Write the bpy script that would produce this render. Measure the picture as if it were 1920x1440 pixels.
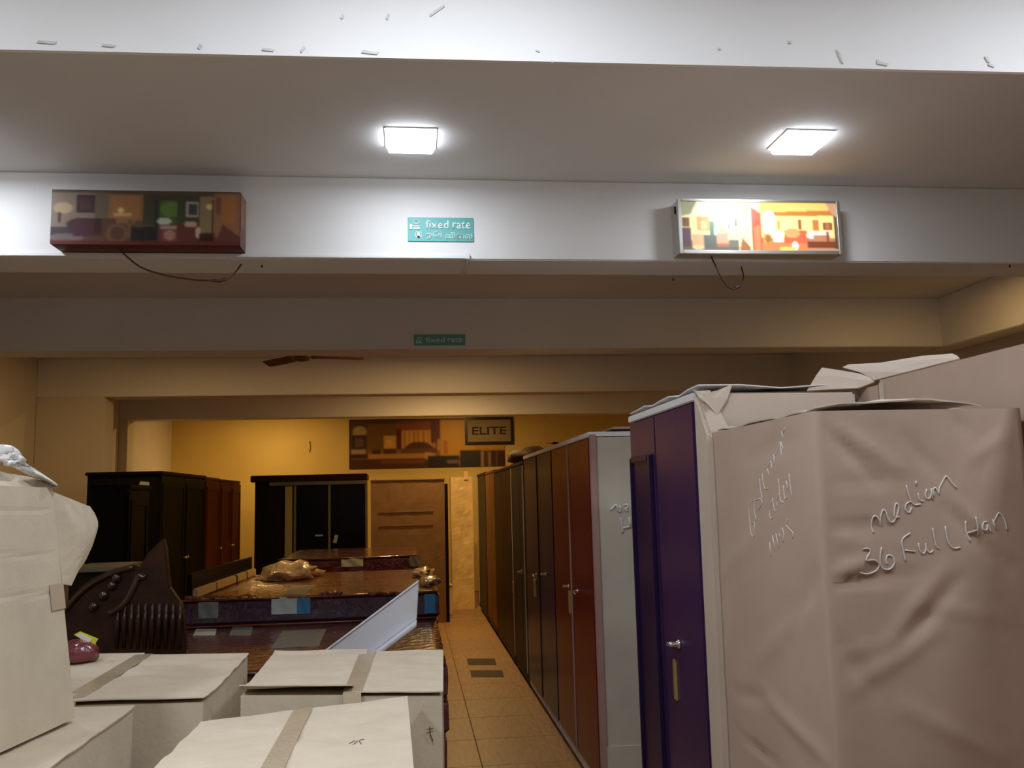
import bpy, bmesh, math, random
import numpy as np
from mathutils import Vector, Matrix, noise
random.seed(7); rng = np.random.default_rng(7)
for o in list(bpy.data.objects): bpy.data.objects.remove(o)
SC = bpy.context.scene; COL = SC.collection
# ------------------------------------------------------------------ camera
F = 1650.0; VX, VY = 770.0, 935.0; SL = .025; HC = 1.64          # focal length and vanishing point in photo pixels
_Y = Vector(((VX-960)/F, -(VY-720)/F, -1)).normalized()
_X = Vector((1, SL, 0)); _X = (_X - _Y*_X.dot(_Y)).normalized(); _Z = _X.cross(_Y)
CM = Matrix((_X, _Y, _Z)); CP = Vector((0, 0, HC))
cam = bpy.data.cameras.new('camera'); camo = bpy.data.objects.new('camera', cam); COL.objects.link(camo)
cam.sensor_width = 36; cam.lens = 36*F/1920; cam.clip_start = .05
camo.matrix_world = Matrix.Translation(CP) @ CM.to_4x4()
SC.camera = camo
# ------------------------------------------------------------------ world, exposure
w = bpy.data.worlds.new('world'); SC.world = w; w.use_nodes = True
w.node_tree.nodes['Background'].inputs[0].default_value = (.02, .02, .022, 1)
w.node_tree.nodes['Background'].inputs[1].default_value = 0     # closed room: no sky light
vs = SC.view_settings; vs.view_transform = 'Standard'; vs.look = 'None'; vs.gamma = 1; vs.use_curve_mapping = False
vs.exposure = 0.0
COOL = (.84, .91, 1.0); WARM = (1.0, .62, .24)
P_FRONT, P_MID, P_WARM = 7, 29, 21
# ------------------------------------------------------------------ pixel rays
def ray(px, py): return CM @ Vector(((px-960)/F, -(py-720)/F, -1))
def PX(a, b, v): d = ray(a, b); return CP + d*(v/d.x)
def PY(a, b, v): d = ray(a, b); return CP + d*(v/d.y)
def PZ(a, b, v): d = ray(a, b); return CP + d*((v-HC)/d.z)
# ------------------------------------------------------------------ materials
def lin(c): return tuple((x/12.92 if x <= .04045 else ((x+.055)/1.055)**2.4) for x in c)
def mat(name, col, rough=.6, metal=0, var=.1, scale=6, bump=0, bscale=40, coat=0, emis=None, estr=0, stretch=(1, 1, 1), spec=.5, coatr=.08):
    m = bpy.data.materials.new(name); m.use_nodes = True; nt = m.node_tree; b = nt.nodes['Principled BSDF']
    b.inputs['Roughness'].default_value = rough; b.inputs['Metallic'].default_value = metal
    b.inputs['Coat Weight'].default_value = coat; b.inputs['Coat Roughness'].default_value = coatr
    b.inputs['Specular IOR Level'].default_value = spec
    tc = nt.nodes.new('ShaderNodeTexCoord'); mp = nt.nodes.new('ShaderNodeMapping'); nt.links.new(tc.outputs['Object'], mp.inputs[0])
    mp.inputs['Scale'].default_value = stretch
    n = nt.nodes.new('ShaderNodeTexNoise'); n.inputs['Scale'].default_value = scale; n.inputs['Detail'].default_value = 5
    nt.links.new(mp.outputs[0], n.inputs['Vector'])
    r = nt.nodes.new('ShaderNodeValToRGB'); c0 = [max(0, x*(1-var)) for x in col]; c1 = [min(1, x*(1+var)) for x in col]
    r.color_ramp.elements[0].color = (*c0, 1); r.color_ramp.elements[1].color = (*c1, 1)
    r.color_ramp.elements[0].position = .3; r.color_ramp.elements[1].position = .7
    nt.links.new(n.outputs[0], r.inputs[0]); nt.links.new(r.outputs[0], b.inputs['Base Color'])
    if bump:
        n2 = nt.nodes.new('ShaderNodeTexNoise'); n2.inputs['Scale'].default_value = bscale; n2.inputs['Detail'].default_value = 3
        nt.links.new(mp.outputs[0], n2.inputs['Vector'])
        bp = nt.nodes.new('ShaderNodeBump'); bp.inputs['Strength'].default_value = bump; bp.inputs['Distance'].default_value = .01
        nt.links.new(n2.outputs[0], bp.inputs['Height']); nt.links.new(bp.outputs[0], b.inputs['Normal'])
        if coat: nt.links.new(bp.outputs[0], b.inputs['Coat Normal'])
    if emis: b.inputs['Emission Color'].default_value = (*emis, 1); b.inputs['Emission Strength'].default_value = estr
    return m
def print_mat(name, rough=.35, estr=0):
    m = bpy.data.materials.new(name); m.use_nodes = True; nt = m.node_tree; b = nt.nodes['Principled BSDF']
    a = nt.nodes.new('ShaderNodeVertexColor'); a.layer_name = 'print'
    nt.links.new(a.outputs[0], b.inputs['Base Color']); b.inputs['Roughness'].default_value = rough
    if estr: nt.links.new(a.outputs[0], b.inputs['Emission Color']); b.inputs['Emission Strength'].default_value = estr
    return m
MT = {
 'white': mat('white_paint', (.80, .79, .78), .7, var=.03, scale=2, bump=.04, bscale=25),
 'ceil': mat('ceiling_paint', (.74, .72, .71), .8, var=.03, scale=1.5, bump=.04, bscale=25),
 'cream': mat('cream_paint', (.76, .70, .58), .7, var=.05, scale=1.5, bump=.04, bscale=25),
 'yellow': mat('yellow_wall_paint', (.78, .58, .17), .65, var=.06, scale=1.3, bump=.04, bscale=25),
 'tile': mat('wood_print_tile', (.36, .21, .09), .42, var=.22, scale=5, stretch=(9, 1.2, 1), bump=.03, bscale=30),
 'grout': mat('floor_joint', (.26, .15, .07), .8),
 'dktile': mat('dark_tile', (.045, .024, .01), .55, var=.2, spec=.2),
 'carton': mat('pale_carton', (.66, .565, .425), .85, var=.07, scale=7, bump=.12, bscale=60),
 'tape': mat('clear_tape', (.62, .51, .36), .22, var=.06, bump=.15, bscale=50, coat=.6),
 'kraft': mat('kraft_card', (.46, .337, .265), .8, var=.06, scale=3, bump=.10, bscale=18),
 'kraftl': mat('kraft_card_pale', (.55, .45, .36), .8, var=.06, scale=3, bump=.12, bscale=30),
 'kraftd': mat('kraft_card_brown', (.24, .13, .05), .75, var=.12, scale=4, bump=.1, bscale=20),
 'greywrap': mat('grey_wrap_paper', (.50, .45, .365), .65, var=.08, scale=4, bump=.22, bscale=9),
 'purple': mat('purple_steel', (.045, .019, .075), 0.26, var=.08, spec=0.3),
 'purpled': mat('deep_purple_steel', (.020, .010, .05), .3, var=.08, spec=.35),
 'red': mat('oxblood_steel', (.13, .008, .012), 0.26, var=.08, spec=0.1),
 'navy': mat('navy_steel', (.010, .012, .062), 0.26, var=.1, spec=0.1),
 'slate': mat('slate_steel', (.035, .032, .028), 0.45, var=.15, spec=0.05),
 'dkbrown': mat('dark_brown_wood', (.028, .011, .006), 0.42, var=.3, scale=4, stretch=(8, 8, 1), spec=0.06),
 'blackwood': mat('black_brown_wood', (.011, .009, .006), 0.42, var=.3, scale=4, stretch=(8, 8, 1), spec=0.06),
 'redwood': mat('red_brown_wood', (.085, .020, .006), 0.4, var=.25, scale=4, stretch=(8, 8, 1), spec=0.12),
 'orangewood': mat('orange_brown_wood', (.17, .065, .018), 0.42, var=.25, scale=4, stretch=(8, 8, 1), spec=0.08),
 'carved': mat('carved_dark_wood', (.030, .012, .006), .25, var=.4, scale=9, bump=.2, bscale=30, spec=0.3),
 'carvedl': mat('polished_brown_rim', (.036, .015, .007), .16, var=.3, scale=9, coat=.6),
 'pale': mat('pale_edge_strip', (.58, .50, .45), .55, var=.06),
 'foamw': mat('white_foam_strip', (.72, .69, .68), .6, var=.04),
 'seam': mat('dusty_pink_strip', (.36, .22, .19), .5, var=.06),
 'chrome': mat('chrome', (.75, .75, .78), .15, 1, var=.02),
 'gold': mat('brass_plate', (.62, .45, .16), .35, .6, var=.08),
 'alu': mat('aluminium', (.62, .61, .56), .32, .8, var=.05),
 'glassblk': mat('black_gloss_panel', (.004, .004, .006), .18, var=.1, spec=0.15),
 'stile': mat('grey_door_stile', (.16, .14, .105), .4, .3, var=.1),
 'mirror': mat('greenish_mirror_strip', (.30, .27, .12), .3, var=.1),
 'matt_maroon': mat('maroon_mattress_in_film', (.105, .022, .026), .32, var=.25, scale=5, bump=.9, bscale=16, coat=1, coatr=.04),
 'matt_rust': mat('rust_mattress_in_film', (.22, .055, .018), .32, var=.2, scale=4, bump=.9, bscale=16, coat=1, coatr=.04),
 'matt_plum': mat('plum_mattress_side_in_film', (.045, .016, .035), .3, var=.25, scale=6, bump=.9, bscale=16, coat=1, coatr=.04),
 'label': mat('paper_label', (.56, .60, .56), .5, var=.1, scale=30),
 'labelblue': mat('blue_label', (.05, .22, .42), .4, var=.1),
 'labelgrey': mat('grey_label', (.20, .21, .19), .4, var=.15, scale=20),
 'film': mat('crumpled_film', (.74, .58, .36), .12, var=.3, scale=18, bump=.8, bscale=30, coat=1),
 'whitepanel': mat('white_laminate', (.74, .75, .80), .35, var=.02),
 'bag': mat('white_plastic_bag', (.80, .78, .77), .3, var=.05, bump=.5, bscale=22, coat=.4),
 'redbag': mat('red_plastic', (.17, .028, .035), .3, var=.2, scale=14, bump=.4, bscale=25, coat=.6),
 'lime': mat('lime_label', (.62, .66, .05), .5, var=.05),
 'creamwrap': mat('cream_plastic_wrap', (.88, .64, .27), .4, var=.12, scale=5, bump=.5, bscale=9, coat=.4),
 'foamcream': mat('cream_foam', (.58, .42, .19), .7, var=.08),
 'teal': mat('teal_sign', (.12, .44, .42), .5, var=.03),
 'signtext': mat('sign_lettering', (.72, .82, .80), .5, var=.02),
 'chalk': mat('white_chalk', (.64, .59, .56), .85, var=.06, scale=60),
 'cable': mat('brown_cable', (.10, .03, .022), .5, var=.1),
 'cabled': mat('dark_cable', (.035, .025, .018), .5, var=.1),
 'maroonbox': mat('maroon_box_vinyl', (.12, .018, .02), .45, var=.1),
 'pvc': mat('white_pvc', (.78, .78, .76), .45, var=.02),
 'lamp': mat('lamp_diffuser', (.9, .9, .9), .5, var=0, emis=COOL, estr=14),
 'lampw': mat('warm_lamp_diffuser', (.9, .8, .6), .5, var=0, emis=WARM, estr=6),
 'fan': mat('brown_fan_enamel', (.10, .055, .025), .4, var=.1),
 'frame': mat('dark_picture_frame', (.022, .010, .006), .35, var=.2),
 'mountboard': mat('picture_mount', (.30, .235, .12), .6, var=.05),
 'lettering': mat('brown_lettering', (.06, .028, .012), .6, var=.1),
 'scuff': mat('torn_tape_scrap', (.64, .60, .57), .7, var=.1, scale=30),
 'bundle': mat('brown_bundle_cloth', (.055, .024, .014), .7, var=.3, scale=10, bump=.5, bscale=14),
 'darkrubber': mat('black_rubber', (.012, .009, .007), .7, spec=0.2),
}
# ------------------------------------------------------------------ mesh helpers
def origin(o):
    v = Vector((0, 0, 0))
    while o is not None: v = v + o.location; o = o.parent
    return v
class MB:
    def __init__(s): s.v = []; s.f = []
    def quads(s, vs, fs):
        n = len(s.v); s.v += [tuple(p) for p in vs]; s.f += [tuple(i+n for i in f) for f in fs]; return s
    def hexa(s, b, t):                      # four bottom corners, four top corners, counter-clockwise from above
        return s.quads(list(b)+list(t), [(3, 2, 1, 0), (4, 5, 6, 7), (0, 1, 5, 4), (1, 2, 6, 5), (2, 3, 7, 6), (3, 0, 4, 7)])
    def box(s, x0, x1, y0, y1, z0, z1):
        q = [(x0, y0), (x1, y0), (x1, y1), (x0, y1)]
        return s.hexa([(a, b, z0) for a, b in q], [(a, b, z1) for a, b in q])
    def prism(s, pts, off):                 # outline pts (3D), pushed by off
        n = len(pts); off = Vector(off); a = [Vector(p) for p in pts]
        return s.quads(a+[p+off for p in a], [tuple(range(n-1, -1, -1)), tuple(range(n, 2*n))]+[(i, (i+1) % n, n+(i+1) % n, n+i) for i in range(n)])
    def tube(s, pts, r, n=6, closed=False):
        pts = [Vector(p) for p in pts]; N = len(pts); vs = []; fs = []
        rr = r if isinstance(r, (list, tuple)) else [r]*N
        up = None
        for i, p in enumerate(pts):
            d = (pts[min(i+1, N-1)]-pts[max(i-1, 0)])
            if d.length < 1e-9: d = Vector((0, 0, 1))
            d.normalize()
            if up is None: up = d.orthogonal().normalized()
            u = (up-d*up.dot(d)); u = u.normalized() if u.length > 1e-6 else d.orthogonal().normalized(); up = u; q = d.cross(u)
            vs += [p+(u*math.cos(2*math.pi*k/n)+q*math.sin(2*math.pi*k/n))*rr[i] for k in range(n)]
        for i in range(N-1):
            fs += [(i*n+k, i*n+(k+1) % n, (i+1)*n+(k+1) % n, (i+1)*n+k) for k in range(n)]
        fs += [tuple(range(n-1, -1, -1)), tuple(range((N-1)*n, N*n))]
        return s.quads(vs, fs)
    def lathe(s, c, prof, n=20, axis='z'):
        vs = []; fs = []
        for r, h in prof:
            for k in range(n):
                a = 2*math.pi*k/n; p = (r*math.cos(a), r*math.sin(a), h)
                if axis == 'x': p = (p[2], p[0], p[1])
                if axis == 'y': p = (p[0], p[2], p[1])
                vs.append(Vector(c)+Vector(p))
        m = len(prof)
        for i in range(m-1): fs += [(i*n+k, i*n+(k+1) % n, (i+1)*n+(k+1) % n, (i+1)*n+k) for k in range(n)]
        fs += [tuple(range(n-1, -1, -1)), tuple(range((m-1)*n, m*n))]
        return s.quads(vs, fs)
    def sheet(s, rows, th):                 # grid of 3D rows thickened along its normals
        R = len(rows); C = len(rows[0]); g = [[Vector(p) for p in r] for r in rows]; top = []; bot = []
        for i in range(R):
            for j in range(C):
                a = g[min(i+1, R-1)][j]-g[max(i-1, 0)][j]; b = g[i][min(j+1, C-1)]-g[i][max(j-1, 0)]
                nn = a.cross(b); nn = nn.normalized() if nn.length > 1e-9 else Vector((0, 0, 1))
                top.append(g[i][j]+nn*th/2); bot.append(g[i][j]-nn*th/2)
        K = R*C; fs = []
        for i in range(R-1):
            for j in range(C-1):
                q = (i*C+j, (i+1)*C+j, (i+1)*C+j+1, i*C+j+1); fs.append(q); fs.append(tuple(K+k for k in reversed(q)))
        edge = [(0, j) for j in range(C)]+[(i, C-1) for i in range(1, R)]+[(R-1, j) for j in range(C-2, -1, -1)]+[(i, 0) for i in range(R-2, 0, -1)]
        for k in range(len(edge)):
            a = edge[k][0]*C+edge[k][1]; e2 = edge[(k+1) % len(edge)]; b = e2[0]*C+e2[1]; fs.append((a, b, K+b, K+a))
        return s.quads(top+bot, fs)
    def build(s, name, m, parent=None, bevel=0, smooth=False, seg=2):
        me = bpy.data.meshes.new(name); vs = np.array([tuple(p) for p in s.v], dtype=float)
        if parent is None:
            c = (vs.min(0)+vs.max(0))/2; o0 = Vector((c[0], c[1], vs[:, 2].min()))
        else: o0 = origin(parent)
        vs = vs-np.array(o0)
        me.from_pydata(vs.tolist(), [], s.f); me.validate()
        bm = bmesh.new(); bm.from_mesh(me); bmesh.ops.recalc_face_normals(bm, faces=bm.faces)
        if bevel:
            bmesh.ops.bevel(bm, geom=[e for e in bm.edges if len(e.link_faces) == 2 and e.calc_face_angle(0) > .5], offset=bevel, segments=seg, affect='EDGES', clamp_overlap=True)
        bm.to_mesh(me); bm.free()
        if smooth: me.shade_smooth()
        me.materials.append(MT[m] if isinstance(m, str) else m)
        o = bpy.data.objects.new(name, me); COL.objects.link(o)
        if parent is None: o.location = o0
        else: o.parent = parent
        return o
def B(x0, x1, y0, y1, z0, z1): return MB().box(x0, x1, y0, y1, z0, z1)
def tag(o, label, cat, group=None):
    o['label'] = label; o['category'] = cat
    if group: o['group'] = group
    return o
def thing(name, label, cat, loc, group=None):
    o = bpy.data.objects.new(name, None); COL.objects.link(o); o.location = loc; o.empty_display_size = .1
    return tag(o, label, cat, group)
def struct(o): o['kind'] = 'structure'; return o
def text_mesh(name, body, m, parent, p0, p1, h, normal_y=-1, bold=.0, depth=.002):
    """lettering standing in the x-z plane, left end at p0 (x, y, z), fitted to width p1-p0 and height h"""
    cu = bpy.data.curves.new(name, 'FONT'); cu.body = body; cu.size = 1; cu.offset = bold; cu.resolution_u = 3
    to = bpy.data.objects.new(name+'_tmp', cu); COL.objects.link(to)
    bpy.context.view_layer.update()
    dg = bpy.context.evaluated_depsgraph_get(); me = bpy.data.meshes.new_from_object(to.evaluated_get(dg))
    bpy.data.objects.remove(to)
    co = np.array([v.co[:] for v in me.vertices]); mn, mx = co.min(0), co.max(0)
    sx = (p1-p0[0])/(mx[0]-mn[0]); sz = h/(mx[1]-mn[1]); ov = origin(parent)
    for v, c in zip(me.vertices, co):
        v.co = (p0[0]+(c[0]-mn[0])*sx-ov.x, p0[1]-ov.y, p0[2]+(c[1]-mn[1])*sz-ov.z)
    bm = bmesh.new(); bm.from_mesh(me); bmesh.ops.recalc_face_normals(bm, faces=bm.faces)
    r = bmesh.ops.extrude_face_region(bm, geom=bm.faces[:])
    for v in [g for g in r['geom'] if isinstance(g, bmesh.types.BMVert)]: v.co.y += depth
    bmesh.ops.recalc_face_normals(bm, faces=bm.faces); bm.to_mesh(me); bm.free()
    me.materials.clear(); me.materials.append(MT[m])
    o = bpy.data.objects.new(name, me); COL.objects.link(o); o.parent = parent
    return o
def lerp(a, b, t): return a+(b-a)*t
def smooth_path(pts, n=4):
    pts = [Vector(p) for p in pts]
    if len(pts) < 3: return pts
    q = [pts[0]]+pts+[pts[-1]]; out = []
    for i in range(1, len(q)-2):
        for k in range(n):
            t = k/n; a, b, c, d = q[i-1], q[i], q[i+1], q[i+2]
            out.append(.5*((2*b)+(c-a)*t+(2*a-5*b+4*c-d)*t*t+(3*b-a-3*c+d)*t**3))
    return out+[pts[-1]]
# ------------------------------------------------------------------ the room
ZB, ZC = 2.85, 3.28                       # beam undersides, ceiling
XL, XR, YB, YF = -4.1, 4.9, 15.8, -3.2
BEAM_Y = [4.40, 7.13, 10.2, 13.0]
floor = struct(B(XL-.2, XR+.2, YF, YB+.2, -.12, -.006).build('floor', 'grout'))
TS = .6
def tile_board(x, y): return
me_tile = None
for i in range(-7, 9):
    for j in range(3, 26):
        x = 1.02+(i-1)*TS; y = .6*j-.35
        if x+TS < XL or x > XR or y > YB: continue
        near = (-.85 < x+.3 < 1.3 and 4 < y+.3 < 15)
        if not near: continue
        if me_tile is None:
            t = B(-.298, .298, -.298, .298, -.008, 0).build('tile', 'tile', None, .002, seg=1); me_tile = t.data; bpy.data.objects.remove(t)
        o = bpy.data.objects.new('tile', me_tile); COL.objects.link(o); o.parent = floor
        o.location = Vector((x+.3, y+.3, -.0085))-floor.location+Vector((0, 0, .0005)); o.rotation_euler.z = 0
# floor beyond the aisle, under the goods: one continuous sheet of the same wood print
for nm, bb in (('floor_sheet', (XL, 1.02-3*TS, YF, YB)), ('floor_sheet', (1.02+TS, XR, YF, YB)), ('floor_sheet', (1.02-3*TS, 1.02+TS, YF, 3.85))):
    B(bb[0], bb[1], bb[2], bb[3], -.0065, 0).build(nm, 'tile', floor)
for a, b, c, d in ((878, 931, 1235, 1247), (884, 945, 1257, 1270)):
    p, q, r_, s_ = PZ(a, d, 0), PZ(b, d, 0), PZ(b-3, c, 0), PZ(a-3, c, 0)
    MB().hexa([(v.x, v.y, -.004) for v in (p, q, r_, s_)], [(v.x, v.y, .0015) for v in (p, q, r_, s_)]).build('tile_insert', 'dktile', floor)
struct(B(XL-.2, XR+.2, YF, YB+.2, ZC, ZC+.1).build('ceiling', 'ceil'))
struct(B(XL-.2, XL, YF, YB, 0, ZC).build('wall_left', 'cream'))
struct(B(XR, XR+.2, YF, YB, 0, ZC).build('wall_right', 'cream'))
struct(B(XL-.2, XR+.2, YB, YB+.2, 0, ZC).build('wall_back', 'yellow'))
struct(B(XL-.2, XR+.2, YF-.2, YF, 0, ZC).build('wall_front', 'white'))
for k, y in enumerate(BEAM_Y):
    struct(B(XL, XR, y, y+.30, ZB, ZC).build('ceiling_beam', 'white', None, .006))
struct(B(4.64, XR, BEAM_Y[0]+.30, YB, ZB-.01, ZC).build('trim_1', 'white', None, .006))                      # beam along the right wall
struct(B(XL, -3.37, 10.2, 10.5, 0, ZB).build('wall_pillar_left', 'cream', None, .008))
struct(B(XL, -3.98, 13.0, 13.3, 0, ZB).build('wall_pillar_left', 'cream', None, .008))
struct(B(XL, -3.37, 7.13, 7.43, 0, ZB).build('wall_pillar_left', 'cream', None, .008))
struct(B(4.42, 4.64, 10.2, 10.5, 0, ZB).build('wall_pillar_right', 'cream', None, .008))
# white header board the camera looks under
hd = MB(); y0, y1 = 2.32+.0208*4.1, 2.32-.0208*4.9
hd.hexa([(XL, y0, ZB), (XR, y1, ZB), (XR, y1+.014, ZB), (XL, y0+.014, ZB)], [(XL, y0, ZC), (XR, y1, ZC), (XR, y1+.014, ZC), (XL, y0+.014, ZC)])
header = struct(hd.build('wall_header', 'white'))
for (px, py, wpx, hpx, a) in ((88, 80, 34, 6, 2), (204, 86, 24, 6, 2), (375, 88, 6, 11, 20), (503, 94, 24, 6, 3), (568, 93, 5, 16, 35), (694, 99, 34, 7, 4),
                              (820, 20, 40, 6, -38), (727, 32, 5, 14, 20), (642, 32, 6, 10, 20), (1035, 116, 5, 5, 0), (1008, 96, 8, 4, 20), (1348, 92, 5, 5, 0), (1480, 80, 6, 6, 0),
                              (1574, 107, 4, 34, -18), (1655, 120, 22, 7, 8), (1646, 117, 6, 12, 0), (1850, 112, 6, 16, -25), (1858, 123, 16, 6, 20)):
    c = PY(px, py, 2.32); yy = 2.32-.0208*c.x; c = PY(px, py, yy); k = yy/F; ca, sa = math.cos(math.radians(-a)), math.sin(math.radians(-a))
    pts = [Vector((c.x+(u*ca-v*sa)*k*.5, yy-.0005+.0208*0, c.z+(u*sa+v*ca)*k*.5)) for u, v in ((-wpx, -hpx*.7), (wpx*.8, -hpx), (wpx, hpx*.6), (-wpx*.9, hpx))]
    MB().prism(pts, (0, -.003, 0)).build('tape_scrap', 'scuff', header)
# ------------------------------------------------------------------ ceiling lamps
def add_area(name, loc, size, power, color, parent):
    l = bpy.data.lights.new(name, 'AREA'); l.shape = 'SQUARE'; l.size = size; l.energy = power; l.color = color
    o = bpy.data.objects.new(name, l); COL.objects.link(o); o.parent = parent; o.location = Vector(loc)-origin(parent)
    return o
def panel_light(x, y, label, power, color=COOL, m='lamp', s=.105, group='square ceiling panel lights', off=''):
    t = thing('ceiling_light'+off, label, 'ceiling light', (x, y, ZC-.04), group)
    f = MB()
    for a, b, c, d in ((-s-.012, s+.012, -s-.012, -s), (-s-.012, s+.012, s, s+.012), (-s-.012, -s, -s, s), (s, s+.012, -s, s)):
        f.box(x+a, x+b, y+c, y+d, ZC-.006, ZC)
    f.build('light_frame'+off, 'pvc', t)
    B(x-s, x+s, y-s, y+s, ZC-.036, ZC).build('diffuser'+off, m, t, .006)
    add_area('lamp_glow'+off, (x, y, ZC-.039), 2*s, power, color, t)
    return t
panel_light(.017, 3.88, 'square white panel light on the grey ceiling above the teal fixed rate sign', P_FRONT)
panel_light(1.85, 3.80, 'square white panel light on the grey ceiling above the lit picture box', P_FRONT)
panel_light(-2.06, 3.92, 'square white panel light on the grey ceiling left of the dark picture box', P_FRONT, off='_beam_left_offscreen')
# the bay before the white header has its own row of the same panels: they light the header and the cartons
for x, wh, nm in ((-1.9, 'above the tall leaning carton', 'left'), (.1, 'over the middle of the entrance bay', 'middle'), (2.0, 'above the second row of kraft wrapped wardrobes', 'right')):
    panel_light(x, 1.4, 'square white panel light before the white header, '+wh, P_MID*(.7 if x > 1 else 1), off='_front_%s_offscreen' % nm)
# warm lamps behind the beams, one for each warm glow in the photograph
for x, y, p, wh in ((3.9, 5.95, .30, 'beside the right wall behind the first beam'),        # orange glow on the second beam and right wall
                    (.3, 8.8, 1.25, 'over the aisle beside the ceiling fan'),               # glow along the foot of the third beam
                    (-2.4, 8.7, .55, 'above the black-brown wardrobe front'),               # lit left wall
                    (.5, 11.6, 2.3, 'above the brown card wrapped wardrobe'),               # fourth beam, far aisle floor and cream wrap
                    (-2.3, 14.5, 1.35, 'in front of the back wall left of the poster'),      # bright patch of the yellow wall
                    (.9, 14.5, .8, 'in front of the framed ELITE board')):                  # lit wall round the name board
    panel_light(x, y, 'warm ceiling lamp '+wh, P_WARM*p, WARM, 'lampw', .07, 'warm lamps between the beams')
# ------------------------------------------------------------------ prints
def blank(w, h, top, bot):
    a = np.zeros((h, w, 3)); t = np.linspace(0, 1, h)[:, None, None]; a[:] = np.array(top)*(1-t)+np.array(bot)*t; return a
def R(a, u0, v0, u1, v1, c, al=1.0):
    h, w, _ = a.shape; x0, x1, y0, y1 = int(u0*w), max(int(u0*w)+1, int(round(u1*w))), int(v0*h), max(int(v0*h)+1, int(round(v1*h)))
    a[y0:y1, x0:x1] = a[y0:y1, x0:x1]*(1-al)+np.array(c)*al
def E(a, u, v, ru, rv, c, al=1.0):
    h, w, _ = a.shape; yy, xx = np.mgrid[0:h, 0:w]; m = ((xx/w-u)/ru)**2+((yy/h-v)/rv)**2 < 1; a[m] = a[m]*(1-al)+np.array(c)*al
def PG(a, pts, c, al=1.0):
    h, w, _ = a.shape; yy, xx = np.mgrid[0:h, 0:w]; X = xx/w; Y = yy/h; m = np.zeros((h, w), bool); n = len(pts)
    for i in range(n):
        (x0, y0), (x1, y1) = pts[i], pts[(i+1) % n]
        if y0 == y1: continue
        m ^= ((y0 > Y) != (y1 > Y)) & (X < (x1-x0)*(Y-y0)/(y1-y0)+x0)
    a[m] = a[m]*(1-al)+np.array(c)*al
def blur(a, n=1):
    for _ in range(n):
        p = np.pad(a, ((1, 1), (1, 1), (0, 0)), 'edge')
        a = (p[1:-1, 1:-1]*2+p[:-2, 1:-1]+p[2:, 1:-1]+p[1:-1, :-2]+p[1:-1, 2:])/6
    return a
def print_sheet(name, arr, m, parent, corner, du, dv, gain=1.0):
    """corner = top left point, du / dv = vectors along the width and down the height"""
    h, w, _ = arr.shape; c0 = Vector(corner)-origin(parent); du = Vector(du); dv = Vector(dv)
    vs = [tuple(c0+du*(j/(w-1))+dv*(i/(h-1))) for i in range(h) for j in range(w)]
    fs = [(i*w+j, (i+1)*w+j, (i+1)*w+j+1, i*w+j+1) for i in range(h-1) for j in range(w-1)]
    me = bpy.data.meshes.new(name); me.from_pydata(vs, [], fs)
    at = me.color_attributes.new('print', 'FLOAT_COLOR', 'POINT'); s = np.clip(arr/255., 0, 1)
    l = np.where(s <= .04045, s/12.92, ((s+.055)/1.055)**2.4)*gain
    at.data.foreach_set('color', np.concatenate([l.reshape(-1, 3), np.ones((h*w, 1))], 1).astype(np.float32).ravel())
    me.materials.append(m); o = bpy.data.objects.new(name, me); COL.objects.link(o); o.parent = parent
    return o
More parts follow.
